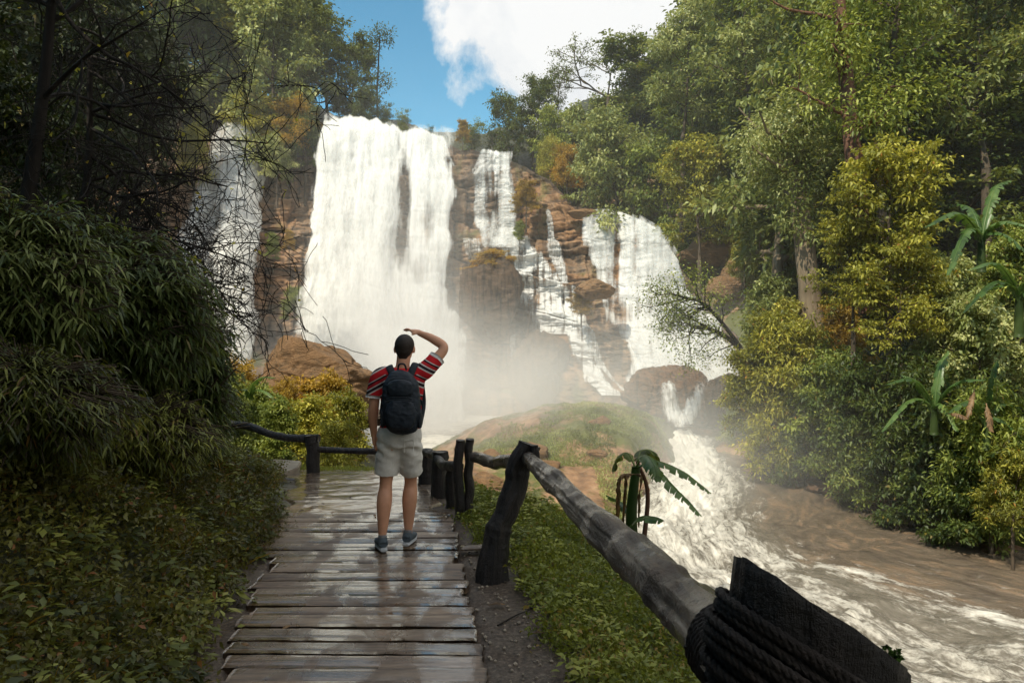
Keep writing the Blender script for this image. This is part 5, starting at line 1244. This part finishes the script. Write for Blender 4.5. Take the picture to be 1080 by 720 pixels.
base = P(668, 575, 8.6); ban = empty('banana_plant', tuple(base)); tag(ban, 'small dark banana plant with torn drooping leaves below the foreground rail', 'banana plant')
def Q(px, py, dy=0): return P(px, py, 8.6 + dy)
V, Fs = tube(interp_path(np.array([Q(668, 590), Q(666, 540), Q(671, 492)]) - base, 24), np.linspace(.075, .05, 24), 14, .1, 2); mobj('stem', V, Fs, M['leaf_banana'], ban, True, {'tint': np.full(len(V), .1)})
V, Fs = tube(interp_path(np.array([Q(678, 580, .2), Q(683, 520, .2), Q(672, 486, .1)]) - base, 24), np.linspace(.03, .02, 24), 10, .1, 2); mobj('stem', V, Fs, M['bark_red'], ban, True)
for i_, (pp_, w_, rg_) in enumerate([([Q(670, 494), Q(690, 486, -.1), Q(720, 497, -.25), Q(750, 520, -.4)], .115, .5), ([Q(672, 492), Q(688, 492, -.2), Q(712, 515, -.4), Q(740, 544, -.6)], .11, .55),
        ([Q(670, 492), Q(662, 478, .1), Q(652, 482, .2), Q(646, 498, .2)], .13, .35), ([Q(672, 492), Q(676, 476, .3), Q(688, 476, .5), Q(694, 492, .6)], .12, .35), ([Q(671, 492), Q(680, 480, -.5), Q(690, 490, -.9), Q(694, 508, -1.0)], .12, .4),
        ([Q(664, 556, -.2), Q(676, 545, -.3), Q(690, 545, -.4), Q(700, 549, -.5)], .11, .05), ([Q(640, 470 + 52, .4), Q(652, 528, .5), Q(662, 536, .3), Q(672, 546, .1)][::-1], .09, .1)]):
    banana_leaf(ban, base, pp_, w_, ['leaf_banana', 'leaf_banana', 'leaf_bamboo', 'leaf_bamboo', 'leaf_banana', 'leaf_banana', 'leaf_banana'][i_], rg_, i_)
for i_, (x0, x1, w_) in enumerate([(654, 650, .085), (661, 657, .07), (676, 674, .06)]):
    o = banana_leaf(ban, base, [Q(668, 500, -.1), Q(x0, 502, -.2), Q(x0 - 2, 525, -.2), Q(x1, 556, -.1)], w_, 'leaf_dead', .5, 20 + i_, fold=1.3, name='withered_leaf')

def banana(px, py, d, label, leaves, seed, h=2.0, m='leaf_banana'):
    b0 = P(px, py, d); e = empty('banana_plant', tuple(b0)); tag(e, label, 'banana plant')
    topc = b0 + (0, 0, h); V, Fs = tube(interp_path(np.array([b0 - (0, 0, .5), (b0 + topc) / 2, topc]) - b0, 16), np.linspace(.12, .07, 16), 12, .1, seed); mobj('stem', V, Fs, M['leaf_bamboo'], e, True, {'tint': np.full(len(V), .2)})
    for i_, (x1, y1, dd, w_) in enumerate(leaves):
        tip = P(x1, y1, d + dd); mid_ = (topc + tip) / 2 + np.array([0, 0, np.linalg.norm(tip - topc) * .22])
        banana_leaf(e, b0, [topc - (0, 0, .3), topc * .7 + mid_ * .3 + (0, 0, .1), mid_, tip], w_ * .85, m, .5, seed * 10 + i_, fold=.45)
    return e
banana(1035, 268, 20, 'tall banana plant with long sunlit leaves at the right edge of the bank', [(975, 240, -1, .30), (1010, 215, 1, .28), (1090, 240, -1, .3), (1100, 285, -1, .28), (1065, 190, 1, .28), (1000, 290, -1.5, .25)], 3, .5)
banana(1075, 335, 19, 'banana plant with horizontal pale leaves below the tall one', [(1020, 285, -1, .24), (1015, 330, -1, .22), (1035, 310, 1, .22), (1100, 300, -1, .22), (1110, 350, -1, .22)], 5, .6)
banana(985, 440, 21.4, 'shaded banana plant on the dark part of the bank', [(935, 405, -1, .24), (950, 395, .5, .24), (1000, 370, .5, .26), (1040, 400, -1, .24), (930, 455, -1, .2), (1010, 455, -1.2, .2)], 7, .3)
banana(1040, 455, 20.4, 'banana plant with one bright upright leaf beside the withered leaves', [(1052, 380, 0, .26), (1075, 430, .5, .22), (1000, 435, -1, .22), (1085, 470, -.5, .2)], 9, .3)
banana(800, 255, 42, 'small banana plant lit up above the bare slope', [(770, 218, -1, .35), (795, 205, 0, .35), (825, 222, -1, .35), (780, 240, -1, .3)], 11, 1.0)
banana(262, 445, 14.5, 'young banana plant with one bright leaf behind the far fence', [(290, 398, -.5, .12), (250, 410, -.3, .09), (238, 440, -.3, .09), (300, 430, -.5, .08)], 13, .45)
for (px, py, d_, x1, y1, lab) in ((1028, 410, 19.5, 1020, 440, 'orange withered leaf hanging below the bright upright banana leaf'), (1040, 425, 19.3, 1046, 455, 'pale brown withered leaf hanging beside the orange one'), (1000, 436, 19.5, 1022, 441, 'buff fallen leaf caught on the shaded bushes')):
    b0 = P(px, py, d_); e = banana_leaf(None, (0, 0, 0), [P(px, py, d_), (P(px, py, d_) + P(x1, y1, d_ - .3)) / 2 + (0, 0, .05), P(x1, y1, d_ - .3)], .16, 'leaf_dead', .4, px, fold=.9, name='withered_leaf'); tag(e, lab, 'leaf')

# =================================================================== left bank
def scatter(name, X, Y, n_per, mat_, h, Lr, wr, seed, label, cat, up=.6, nseg=1, droop=.2, tintf=None, spread=.05):
    r = np.random.default_rng(seed); X = np.repeat(X, n_per) + r.normal(size=len(X) * n_per) * spread; Y = np.repeat(Y, n_per) + r.normal(size=len(X)) * spread
    Z = terrain(X, Y); hh_ = h * r.uniform(0, 1, len(X)) ** 1.3 * (.35 + 1.3 * np.clip(.5 + .9 * fbm(X * 1.6, Y * 1.6, 0, seed, 3), 0, 1))
    Pn = np.stack([X, Y, Z + hh_], -1); Dn = nrm(r.normal(size=Pn.shape) + (0, 0, up)); Lf = r.uniform(*Lr, len(X))
    tt = np.clip(.5 * r.uniform(0, 1, len(X)) + .5 * (.5 + .9 * fbm(X * .9, Y * .9, 0, seed + 4, 4)), 0, .96)
    tt = np.where(r.uniform(size=len(X)) < .05 + .14 * (fbm(X * .6, Y * .6, 1, seed + 5, 3) > .05), 1.0, tt)
    lv, lf, lt = leafset(Pn, Dn, nrm(UPV + r.normal(size=Pn.shape) * .6), Lf, Lf * wr, nseg, droop, tt)
    o = mobj(name, lv, lf, M[mat_], None, False, {'tint': lt}); return tag(o, label, cat, kind='stuff')
r = np.random.default_rng(77)
n = 60000; Y = .6 + 9.9 * r.uniform(0, 1, n) ** 1.0; X = deckL(Y) + .12 - 4.2 * r.uniform(0, 1, n) ** .8
ok = (X < deckL(Y) - .10 + .25 * fbm(Y * 1.7, X * .8, 0, 90, 4)) & (X / Y > -.86) & ~((Y > 7.3) & (X > -2.45 - .25 * (Y - 7.3)))
X, Y = X[ok], Y[ok]
scatter('groundcover', X, Y, 4, 'leaf_cover', .26, (.018, .055), .5, 5, 'dense dark groundcover of tiny leaves on the steep left bank', 'groundcover')
# thin stalks and dry stems sticking out of the bank
r = np.random.default_rng(78); n = 5200; Y = r.uniform(1.2, 10, n); X = deckL(Y) - .15 - 3.6 * r.uniform(0, 1, n); ok = (X / Y > -.86) & ~((Y > 7.3) & (X > -2.5 - .25 * (Y - 7.3))); X, Y = X[ok], Y[ok]
Z = terrain(X, Y); Dn = nrm(r.normal(size=(len(X), 3)) * .6 + (0, 0, .8)); Lf = r.uniform(.12, .42, len(X))
lv, lf, lt = leafset(np.stack([X, Y, Z], -1), Dn, nrm(r.normal(size=Dn.shape)), Lf, Lf * .028, 3, .35, r.uniform(0, .9, len(X)))
tag(mobj('dry_grass', lv, lf, M['leaf_gold'], None, False, {'tint': lt * .5}), 'thin dry grass stems poking from the dark left bank', 'grass', kind='stuff')

r = np.random.default_rng(79); cxs = r.uniform(size=(1500, 2)); Y = .9 + 9 * cxs[:, 1]; X = deckL(Y) - .1 - 3.6 * cxs[:, 0]; ok = (X / Y > -.86) & ~((Y > 7.3) & (X > -2.5 - .25 * (Y - 7.3))); X, Y = X[ok], Y[ok]; Z = terrain(X, Y)
k = 26; hgt = np.repeat(r.uniform(.08, .38, len(X)), k); u_ = r.uniform(.25, 1, len(hgt)); a_ = r.uniform(0, 6.28, len(hgt)); rad_ = hgt * .38 * (1.15 - u_)
Pn = np.stack([np.repeat(X, k) + np.cos(a_) * rad_, np.repeat(Y, k) + np.sin(a_) * rad_, np.repeat(Z, k) + hgt * u_], -1); Dn = nrm(np.stack([np.cos(a_), np.sin(a_), r.uniform(-.2, .5, len(a_))], -1)); Lf = r.uniform(.03, .085, len(a_))
lv, lf, lt = leafset(Pn, Dn, nrm(UPV + r.normal(size=Pn.shape) * .3), Lf, Lf * .5, 2, .3, np.clip(np.repeat(r.uniform(0, .8, len(X)), k) + r.uniform(0, .2, len(a_)), 0, .96))
tag(mobj('weeds', lv, lf, M['leaf_weed'], None, False, {'tint': lt}), 'broader leaved weeds growing through the groundcover on the left bank', 'weeds', kind='stuff')
# bamboo-like bushes with long drooping leaves
def bamboo(label, c, rad, n, seed, L=.20, m='leaf_bamboo', yn=.0):
    r = np.random.default_rng(seed); c = np.array(c); rad = np.array(rad); e = empty('bamboo_bush', tuple(c)); tag(e, label, 'bush')
    ns = n // 9; d = nrm(r.normal(size=(ns, 3)) + (0, -.25, .25)); s = (r.uniform(.55, 1.02, ns) * (1 + .42 * fbm(d[:, 0] * 2.2, d[:, 1] * 2.2, d[:, 2] * 2.2, seed, 4)))[:, None]
    tipc = d * s * rad
    st = nrm(d * (1, 1, .5) + (0, 0, -.1)); S_ = np.concatenate([tipc - st * .45 + (0, 0, .08), tipc, np.full((ns, 1), .006), np.full((ns, 1), .003)], 1)
    core = []
    for k in range(26):
        q = d[r.integers(0, ns)] * rad * .8; p2, r2 = limb((0, 0, -rad[2] * .7), q + (0, 0, rad[2]), np.linalg.norm(q) + rad[2] * .6, .018, .006, 7, r, .12, -.03); core.append(segs_of(p2, r2))
    tv, tf = tubes_fast(np.concatenate([S_] + core), 4); mobj('stem', tv, tf, M['bark'], e, True)
    k = 9; u_ = np.tile(np.linspace(0, 1, k), ns); Cn = np.repeat(tipc, k, 0); Sx = np.repeat(st, k, 0)
    lat = nrm(np.cross(Sx, UPV)) * np.tile([-1, 1], len(u_))[:len(u_), None]
    Pn = Cn - Sx * (u_ * .34)[:, None] + r.normal(size=Cn.shape) * .012
    Dn = nrm(Sx * .55 + lat * r.uniform(.2, .9, len(Pn))[:, None] + r.normal(size=Pn.shape) * .22 + (0, 0, -.15))
    Lf = L * r.uniform(.65, 1.2, len(Pn))
    tt = np.clip(np.repeat(r.uniform(0, .55, ns), k) + r.uniform(0, .35, len(Pn)), 0, .96); tt = np.where(r.uniform(size=len(tt)) < .012, 1.0, tt)
    lv, lf, lt = leafset(Pn, Dn, nrm(UPV + r.normal(size=Pn.shape) * .3), Lf, Lf * .17, 3, .55, tt)
    mobj('foliage', lv, lf, M[m], e, False, {'tint': lt}); return e
bamboo('large dark bush of long drooping bamboo leaves on the upper left bank', P(95, 330, 6.4), (1.05, .8, .82), 52000, 1, .115)
bamboo('drooping bamboo bush at the far left edge above the bank', P(5, 300, 5.2), (.75, .6, .62), 30000, 2, .105)
bamboo('right hand bamboo bush with leaf tips reaching toward the path', P(178, 395, 7.4), (.66, .6, .78), 30000, 3, .115)
bamboo('low dark bush under the bamboo beside the far fence', P(205, 440, 8.3), (.42, .45, .55), 15000, 4, .105)
bamboo('brownish leafy bush on the bank at the left edge below the bamboo', P(25, 430, 4.6), (.62, .5, .42), 20000, 6, .075, 'leaf_weed')
bamboo('brown green leafy bush below the large bamboo bush', P(140, 460, 6.0), (.75, .5, .34), 20000, 7, .075, 'leaf_weed')

# =================================================================== right bank grass
r = np.random.default_rng(80); n = 70000; Y = .9 + 9.5 * r.uniform(0, 1, n); X = deckR(Y) + .02 + 2.6 * r.uniform(0, 1, n)
ok = (X > deckR(Y) + .42 - .27 * sst(4.8, 7.5, Y) + .16 * fbm(Y * 2.5, X * 2, 0, 91, 4)) & (X < 2.6)
X, Y = X[ok], Y[ok]
scatter('groundcover', X, Y, 2, 'leaf_grass', .11, (.014, .045), .6, 6, 'low green leafy groundcover on the slope right of the boardwalk', 'groundcover')
rw = np.random.default_rng(87); kk = 420; Yw = 1.2 + 8.5 * rw.uniform(0, 1, kk); Xw = deckR(Yw) + .40 - .2 * sst(4.8, 7.5, Yw) + 2.0 * rw.uniform(0, 1, kk) ** 1.3; Zw = terrain(Xw, Yw)
k = 22; hgt = np.repeat(rw.uniform(.05, .22, kk), k); u_ = rw.uniform(.25, 1, len(hgt)); a_ = rw.uniform(0, 6.28, len(hgt)); rad_ = hgt * .4 * (1.15 - u_)
Pn = np.stack([np.repeat(Xw, k) + np.cos(a_) * rad_, np.repeat(Yw, k) + np.sin(a_) * rad_, np.repeat(Zw, k) + hgt * u_], -1); Dn = nrm(np.stack([np.cos(a_), np.sin(a_), rw.uniform(-.1, .7, len(a_))], -1)); Lf = rw.uniform(.025, .07, len(a_))
lv, lf, lt = leafset(Pn, Dn, nrm(UPV + rw.normal(size=Pn.shape) * .3), Lf, Lf * .45, 2, .3, np.clip(np.repeat(rw.uniform(.1, .8, kk), k) + rw.uniform(0, .25, len(a_)), 0, .96))
tag(mobj('weeds', lv, lf, M['leaf_grass'], None, False, {'tint': lt}), 'taller weeds dotted over the grassy slope right of the boardwalk', 'weeds', kind='stuff')
def grass(name, X, Y, label, seed, Lr=(.05, .16), w=.05, m='leaf_grass', up=1.3):
    r = np.random.default_rng(seed); Z = terrain(X, Y); Dn = nrm(r.normal(size=(len(X), 3)) * .5 + (0, 0, up)); Lf = r.uniform(*Lr, len(X))
    tt = np.clip(r.uniform(0, .5, len(X)) + .45 * (.5 + fbm(X, Y, 0, seed, 3)), 0, .96); tt = np.where(r.uniform(size=len(tt)) < .04, 1.0, tt)
    lv, lf, lt = leafset(np.stack([X, Y, Z - .01], -1), Dn, nrm(r.normal(size=Dn.shape)), Lf, Lf * w + .003, 2, .45, tt)
    return tag(mobj(name, lv, lf, M[m], None, False, {'tint': lt}), label, 'grass', kind='stuff')
k = r.uniform(size=len(X)) < .75; grass('grass', X[k], Y[k], 'short green grass on the slope right of the boardwalk', 8, (.04, .15))
# grass at the far end, under the fence
r = np.random.default_rng(82); n = 16000; X = r.uniform(-4.6, -1.0, n); Y = r.uniform(11.2, 14.5, n); grass('grass', X, Y, 'bright grass growing behind the far fence', 9, (.06, .20), .05)
n = 5000; Y = r.uniform(7.0, 11, n); X = -.42 - .24 * (Y - 7.2) + .15 + r.uniform(0, .9, n); grass('grass', X, Y, 'grass tufts around the feet of the right fence posts', 10, (.05, .18), .05)
# mound
r = np.random.default_rng(83); n = 150000; X = r.uniform(-4, 8.5, n); Y = r.uniform(21, 38, n); ok = (fbm(X * .45, Y * .45, 0, 85, 4) > .05 + .22 * (X < 1.2) - .32 * (X > 3)) & (X < xl(Y) - .3); X, Y = X[ok], Y[ok]
grass('grass', X, Y, 'pale green grass growing in patches on the misty mound', 11, (.08, .28), .09, 'leaf_pale')

# golden bushes under the tan boulder
GBs = [(348, 17.5, 405, 70, 'bushy', 'leaf_gold', 'rusty golden bush just below the big tan boulder'), (300, 17, 414, 56, 'bushy2', 'leaf_gold', 'golden brown bush left of the boulder'), (368, 16, 422, 50, 'bushy', 'leaf_yellow', 'yellow green bush at the right end of the golden thicket'),
       (325, 15, 430, 70, 'bushy', 'leaf_yellow', 'yellow bush in front of the golden thicket behind the fence post'), (352, 13.6, 452, 56, 'bushy2', 'leaf_yellow', 'low sunny bush just behind the far rail'), (272, 15, 418, 54, 'bushy', 'leaf_mid', 'green bush left of the golden thicket'),
       (240, 14, 400, 50, 'bushy2', 'leaf_mid', 'leafy green bush between the bamboo and the young banana plant'), (290, 13.2, 450, 60, 'bushy', 'leaf_mid', 'low green bush behind the sagging left rail'), (240, 13, 430, 60, 'bushy', 'leaf_dark', 'dark low bush behind the left end of the far fence'), (250, 22, 390, 50, 'bushy2', 'leaf_gold', 'dull golden bush left of the tan boulder')]
for i_, (px, d, top, w_, kd, lm, lab) in enumerate(GBs):
    e = plant(kd, lm, px, d, top, w_, lab, None, i_ % 2, 'bush', 'bush', parts=('stem', 'foliage'))

# =================================================================== bare twigs, upper left
def twig_tree(label, trunk, r0, seed, nb, Lb, dirm, lev=4, leaves=60, name='bare_tree', m='twig', sag=-.05):
    r = np.random.default_rng(seed); b0 = np.array(trunk[0]); e = empty(name, tuple(b0)); tag(e, label, 'tree')
    path = interp_path(np.array(trunk) - b0, 30); S_ = [segs_of(path, np.linspace(r0, r0 * .35, 30))]; tips = []
    def br(p, d, L, rad_, lv_):
        nn_ = 8 if lv_ > 1 else 6
        pts, rd = limb(p, d, L, rad_, rad_ * .35, nn_, r, .17, sag); S_.append(segs_of(pts, rd))
        if lv_ == 0: tips.append(pts[-1]); return
        for q in range(4 if lv_ > 1 else 4):
            i0 = r.integers(2, nn_ + 1); dd = nrm(pts[i0] - pts[i0 - 1] + r.normal(size=3) * np.array([.5, .5, .5])); br(pts[i0], dd, L * r.uniform(.45, .72), rd[i0] * .72, lv_ - 1)
    for k in range(nb):
        q = path[r.integers(8, 30)]; br(q, np.array(dirm) + r.normal(size=3) * (.35, .5, .55), Lb * r.uniform(.6, 1.2), r0 * .28, lev - 1)
    S_ = np.concatenate(S_); S_[:, 6:] = np.maximum(S_[:, 6:], .0041); tv, tf = tubes_fast(S_, 5); mobj('trunk', tv, tf, M[m], e, True)
    if leaves:
        tp = np.array(tips); tp = tp[r.integers(0, len(tp), leaves)]; lv, lf, lt = leafset(tp, r.normal(size=tp.shape), nrm(UPV + r.normal(size=tp.shape)), r.uniform(.04, .09, leaves), .045, 1, .1, r.uniform(.4, 1, leaves)); mobj('foliage', lv, lf, M['leaf_yellow'], e, False, {'tint': lt})
    return e
twig_tree('bare tree whose dark twigs spread right across the leftmost fall', [P(60, 420, 9), P(50, 300, 9), P(90, 200, 9), P(95, 60, 9)], .085, 1, 15, 1.9, (1.1, 0, -.25), 4, 60)
twig_tree('second bare tree with fine drooping twigs above the bamboo', [P(120, 430, 9.6), P(130, 330, 9.6), P(120, 240, 9.6), P(150, 190, 9.6)], .06, 2, 16, 1.35, (1.0, 0, -.25), 4, 60, sag=-.07)
twig_tree('low bare shrub of tangled dark twigs right of the bamboo', [P(150, 440, 9.2), P(165, 380, 9.2), P(175, 320, 9.2), P(190, 280, 9.2)], .045, 8, 7, 1.1, (.7, 0, .25), 4, 20, name='bare_shrub', sag=-.05)
twig_tree('bare branched tree at the far left in front of the dark forest', [P(20, 400, 8), P(25, 250, 8), P(45, 100, 8), P(60, -60, 8)], .11, 3, 9, 1.8, (.5, 0, .5), 4, 150, sag=.02)
# unseen trees added left of and behind the viewer to shade the boardwalk
SH = [(-6.6, 0.5, 10), (-7.6, -3, 11), (-8.0, 0.5, 11), (-5.2, -6, 10.5), (-10, -3, 13), (-8.5, -9, 13), (-3.8, -10, 12), (-1.0, -8, 11), (-5.5, -13, 14), (-4.0, -3.6, 10.5)]
for i_, (x, y_, h) in enumerate(SH):
    tm, cm_, H, R0 = tree_mesh('shade' + str(i_ % 2), 'leaf_dark', 'bark', **dict(KINDS['broad'], seed=600 + i_ % 2, per=22))
    e = empty('tree', (x, y_, tz(x, y_)), i_ * 1.7); e.scale = (1, 1, h / H); obj('trunk', tm, e); obj('crown', cm_, e); tag(e, 'unseen broad tree added near the viewer to shade the boardwalk', 'tree', 'unseen trees added to shade the boardwalk')

# =================================================================== litter on the path
r = np.random.default_rng(9)
for i_, (px, py, d_, lab) in enumerate([(515, 636, 4.85, 'curled yellow leaf on the gravel near the leaning post'), (406, 553, 6.9, 'dark curled leaf just left of the shoes on the planks'), (563, 668, 4.4, 'brown leaf fragment on the gravel near the grass')]):
    c = P(px, py, d_); c[2] = tz(c[0], c[1]) + .02 if i_ != 1 else .012
    a = r.uniform(0, 3); ln = .11 if i_ == 0 else .06; o = banana_leaf(None, (0, 0, 0), [c, c + (math.cos(a * .1) * ln * .5, .01, .012), c + (ln, .02, 0)], .018, 'leaf_dead' if i_ != 1 else 'bark', 0, i_, fold=.3, name='fallen_leaf', nseg=12); tag(o, lab, 'leaf')
rl = np.random.default_rng(14)
for k_ in range(14):
    yl = rl.uniform(3.2, 9.5); xl_ = deckL(yl) + (deckR(yl) - deckL(yl)) * rl.uniform(0, .95); c = np.array([xl_, yl, zpath(yl) + .014]); a = rl.uniform(0, 6.28); ln = rl.uniform(.03, .07); dv_ = np.array([math.cos(a), math.sin(a), 0]) * ln
    tag(banana_leaf(None, (0, 0, 0), [c, c + dv_ * .5 + (0, 0, .008), c + dv_], ln * .28, 'leaf_dead' if k_ % 3 else 'bark', 0, k_, fold=.3, name='fallen_leaf', nseg=10), 'small dead leaf lying on the wet boardwalk or path', 'leaf', 'small dead leaves scattered on the wet boardwalk and path')
r = np.random.default_rng(10); n = 260; Y = r.uniform(2.4, 6.2, n); X = deckR(Y) + r.uniform(.03, .45, n); Z = terrain(X, Y)
mb = MB()
for k in range(n):
    s = r.uniform(.004, .014); V, Fs = tube([(X[k] - s * .6, Y[k], Z[k] + s * .3), (X[k], Y[k] + s * .3, Z[k] + s * .5), (X[k] + s * .7, Y[k], Z[k] + s * .3)], np.array([.6, 1, .5]) * s, 6, .3, k); mb.add(V, Fs)
tag(mb.build('gravel', M['slab'], None, True), 'loose gravel on the mud beside the boardwalk', 'gravel', kind='stuff')
for i_, (a, b_, lab) in enumerate([(P(525, 655, 4.55), P(560, 640, 4.8), 'thin dead twig lying on the mud right of the boardwalk')]):
    a[2] = tz(a[0], a[1]) + .012; b_[2] = tz(b_[0], b_[1]) + .014; V, Fs = tube(interp_path([a, (a + b_) / 2 + (0.01, .02, .006), b_], 14), np.linspace(.006, .003, 14), 8, .2, 3); tag(mobj('twig', V, Fs, M['twig'], None, True), lab, 'twig')
# =================================================================== spray
def mist(name, label, lo, hi, blobs, base=0.0, nsc=.22, seedv=0.0):
    lo, hi = np.array(lo, float), np.array(hi, float)
    V = np.array([[x, y, z] for x in (lo[0], hi[0]) for y in (lo[1], hi[1]) for z in (lo[2], hi[2])])
    Fc = np.array([[0, 1, 3, 2], [4, 6, 7, 5], [0, 4, 5, 1], [2, 3, 7, 6], [0, 2, 6, 4], [1, 5, 7, 3]])
    m, nt = mat(name); tc = N(nt, 'ShaderNodeTexCoord').outputs['Object']; tot = None
    for (c, rd, pk) in blobs:
        mp = N(nt, 'ShaderNodeMapping', vector_type='POINT'); mp.inputs['Scale'].default_value = [1 / q for q in rd]; mp.inputs['Location'].default_value = [-a / q for a, q in zip(c, rd)]; lk(nt, tc, mp.inputs[0])
        ln = N(nt, 'ShaderNodeVectorMath', operation='DOT_PRODUCT'); lk(nt, mp.outputs[0], ln.inputs[0]); lk(nt, mp.outputs[0], ln.inputs[1])
        g_ = math_(nt, 'MULTIPLY', math_(nt, 'EXPONENT', math_(nt, 'MULTIPLY', ln.outputs['Value'], -1.0)), pk)
        tot = g_ if tot is None else math_(nt, 'ADD', tot, g_)
    nz = noise(nt, nsc, tc, 3, .55, .6)
    k = ramp(nt, nz, [(.30, (.25,) * 3), (.65, (1.6,) * 3)])
    den = math_(nt, 'ADD', math_(nt, 'MULTIPLY', tot, k), base)
    vs = N(nt, 'ShaderNodeVolumeScatter'); vs.inputs['Color'].default_value = (1, .995, .98, 1); vs.inputs['Anisotropy'].default_value = -.3; lk(nt, den, vs.inputs['Density'])
    o_ = N(nt, 'ShaderNodeOutputMaterial'); lk(nt, vs.outputs[0], o_.inputs['Volume'])
    o = mobj(name, V, Fc, m); return tag(o, label, 'mist', kind='stuff')
mist('mist', 'white spray drifting from the foot of the falls over the mound and the river', (-24, 20, -6), (24, 57, 22),
     [((-8.0, 51, -1), (3.9, 3.4, 5.6), .38), ((-6.5, 46, -3.0), (4.2, 4.5, 3.6), .22), ((-2.0, 43, -1), (4.0, 4, 4.0), .022), ((0, 34, -1.0), (6.5, 5, 2.6), .11), ((10.5, 42, 0), (4.0, 3.2, 3), .05), ((7.5, 29, -2.8), (3, 6, 2), .05), ((-7.5, 52, 9), (5.5, 3, 7), .03), ((-19, 52, -3), (6, 3, 3), .10)], base=.0014)
# =================================================================== light, sky, view
SUN = np.array([-.38, -.52, .76]); SUN /= np.linalg.norm(SUN)
w = D.worlds.new('World'); bpy.context.scene.world = w; w.use_nodes = True; nt = w.node_tree
for nd in list(nt.nodes): nt.nodes.remove(nd)
sky = N(nt, 'ShaderNodeTexSky'); sky.sky_type = 'NISHITA'; sky.sun_disc = False
sky.sun_elevation = math.asin(SUN[2]); sky.sun_rotation = math.atan2(SUN[0], SUN[1]); sky.altitude = 300; sky.ozone_density = 2.5; sky.air_density = 1.0; sky.dust_density = .6
tc = N(nt, 'ShaderNodeTexCoord'); v = tc.outputs['Generated']
sep = N(nt, 'ShaderNodeSeparateXYZ'); lk(nt, v, sep.inputs[0])
# clouds: flat cloud layer, position = direction / height
dv = N(nt, 'ShaderNodeVectorMath', operation='SCALE'); lk(nt, v, dv.inputs[0]); lk(nt, math_(nt, 'DIVIDE', 1.0, math_(nt, 'MAXIMUM', math_(nt, 'ADD', sep.outputs[2], .12), .05)), dv.inputs['Scale'])
cn = noise(nt, 1.3, dv.outputs[0], 9, .62, .35)
cn2 = noise(nt, 5.0, v, 9, .62, .3)
# one big bank of cloud lies to the right of straight ahead
side = (lambda a, b, c: math_(nt, 'MULTIPLY', b, 9.0))(nt, math_(nt, 'ADD', math_(nt, 'ADD', sep.outputs[0], .118), math_(nt, 'MULTIPLY', math_(nt, 'SUBTRACT', sep.outputs[2], .41), .63)), [(0, (0, 0, 0)), (.34, (1, 1, 1))])
cf = math_(nt, 'ADD', side, math_(nt, 'MULTIPLY', math_(nt, 'SUBTRACT', cn2, .5), 3.6))
cf = ramp(nt, cf, [(.10, (0, 0, 0)), (.45, (1, 1, 1))])
thin = ramp(nt, cn, [(.58, (0, 0, 0)), (.8, (.5, .5, .5))])
cm = math_(nt, 'MAXIMUM', cf, thin)
shade = ramp(nt, cn2, [(.36, (4.9, 5.2, 5.5)), (.56, (6.5, 6.55, 6.5))])
skc = mixc(nt, 1.0, sky.outputs[0], (.72, 1.22, 1.12), 'MULTIPLY')
col = mixc(nt, cm, skc, shade)
bg = N(nt, 'ShaderNodeBackground'); lk(nt, col, bg.inputs[0]); bg.inputs[1].default_value = .15
wo = N(nt, 'ShaderNodeOutputWorld'); lk(nt, bg.outputs[0], wo.inputs[0])

sd = D.lights.new('sun', 'SUN'); sd.energy = 5.0; sd.angle = math.radians(.5); sd.color = (1.0, .90, .72)
so = D.objects.new('sun', sd); C.objects.link(so); so.location = (-30, -20, 50)
so.rotation_euler = Vector(-SUN).to_track_quat('-Z', 'Y').to_euler()

cd = D.cameras.new('camera'); cam = D.objects.new('camera', cd); C.objects.link(cam)
cam.location = (0, 0, CAMZ); cam.rotation_euler = (math.radians(90), 0, 0)
cd.sensor_width = 36; cd.lens = F / 1080 * 36; cd.shift_y = -(360 - HY) / 1080; cd.clip_end = 2000; cd.clip_start = .05
sc = bpy.context.scene; sc.camera = cam
sc.view_settings.view_transform = 'Standard'; sc.view_settings.look = 'None'; sc.view_settings.exposure = 0; sc.view_settings.gamma = 1
sc.render.engine = 'CYCLES'
cy = sc.cycles; cy.use_denoising = True
try: cy.denoiser = 'OPENIMAGEDENOISE'
except Exception: pass
cy.max_bounces = 7; cy.diffuse_bounces = 4; cy.glossy_bounces = 3; cy.transmission_bounces = 3; cy.transparent_max_bounces = 10; cy.volume_bounces = 3
cy.volume_step_rate = 2.0; cy.volume_max_steps = 48; cy.sample_clamp_indirect = 6
cy.use_adaptive_sampling = True; cy.adaptive_threshold = .02
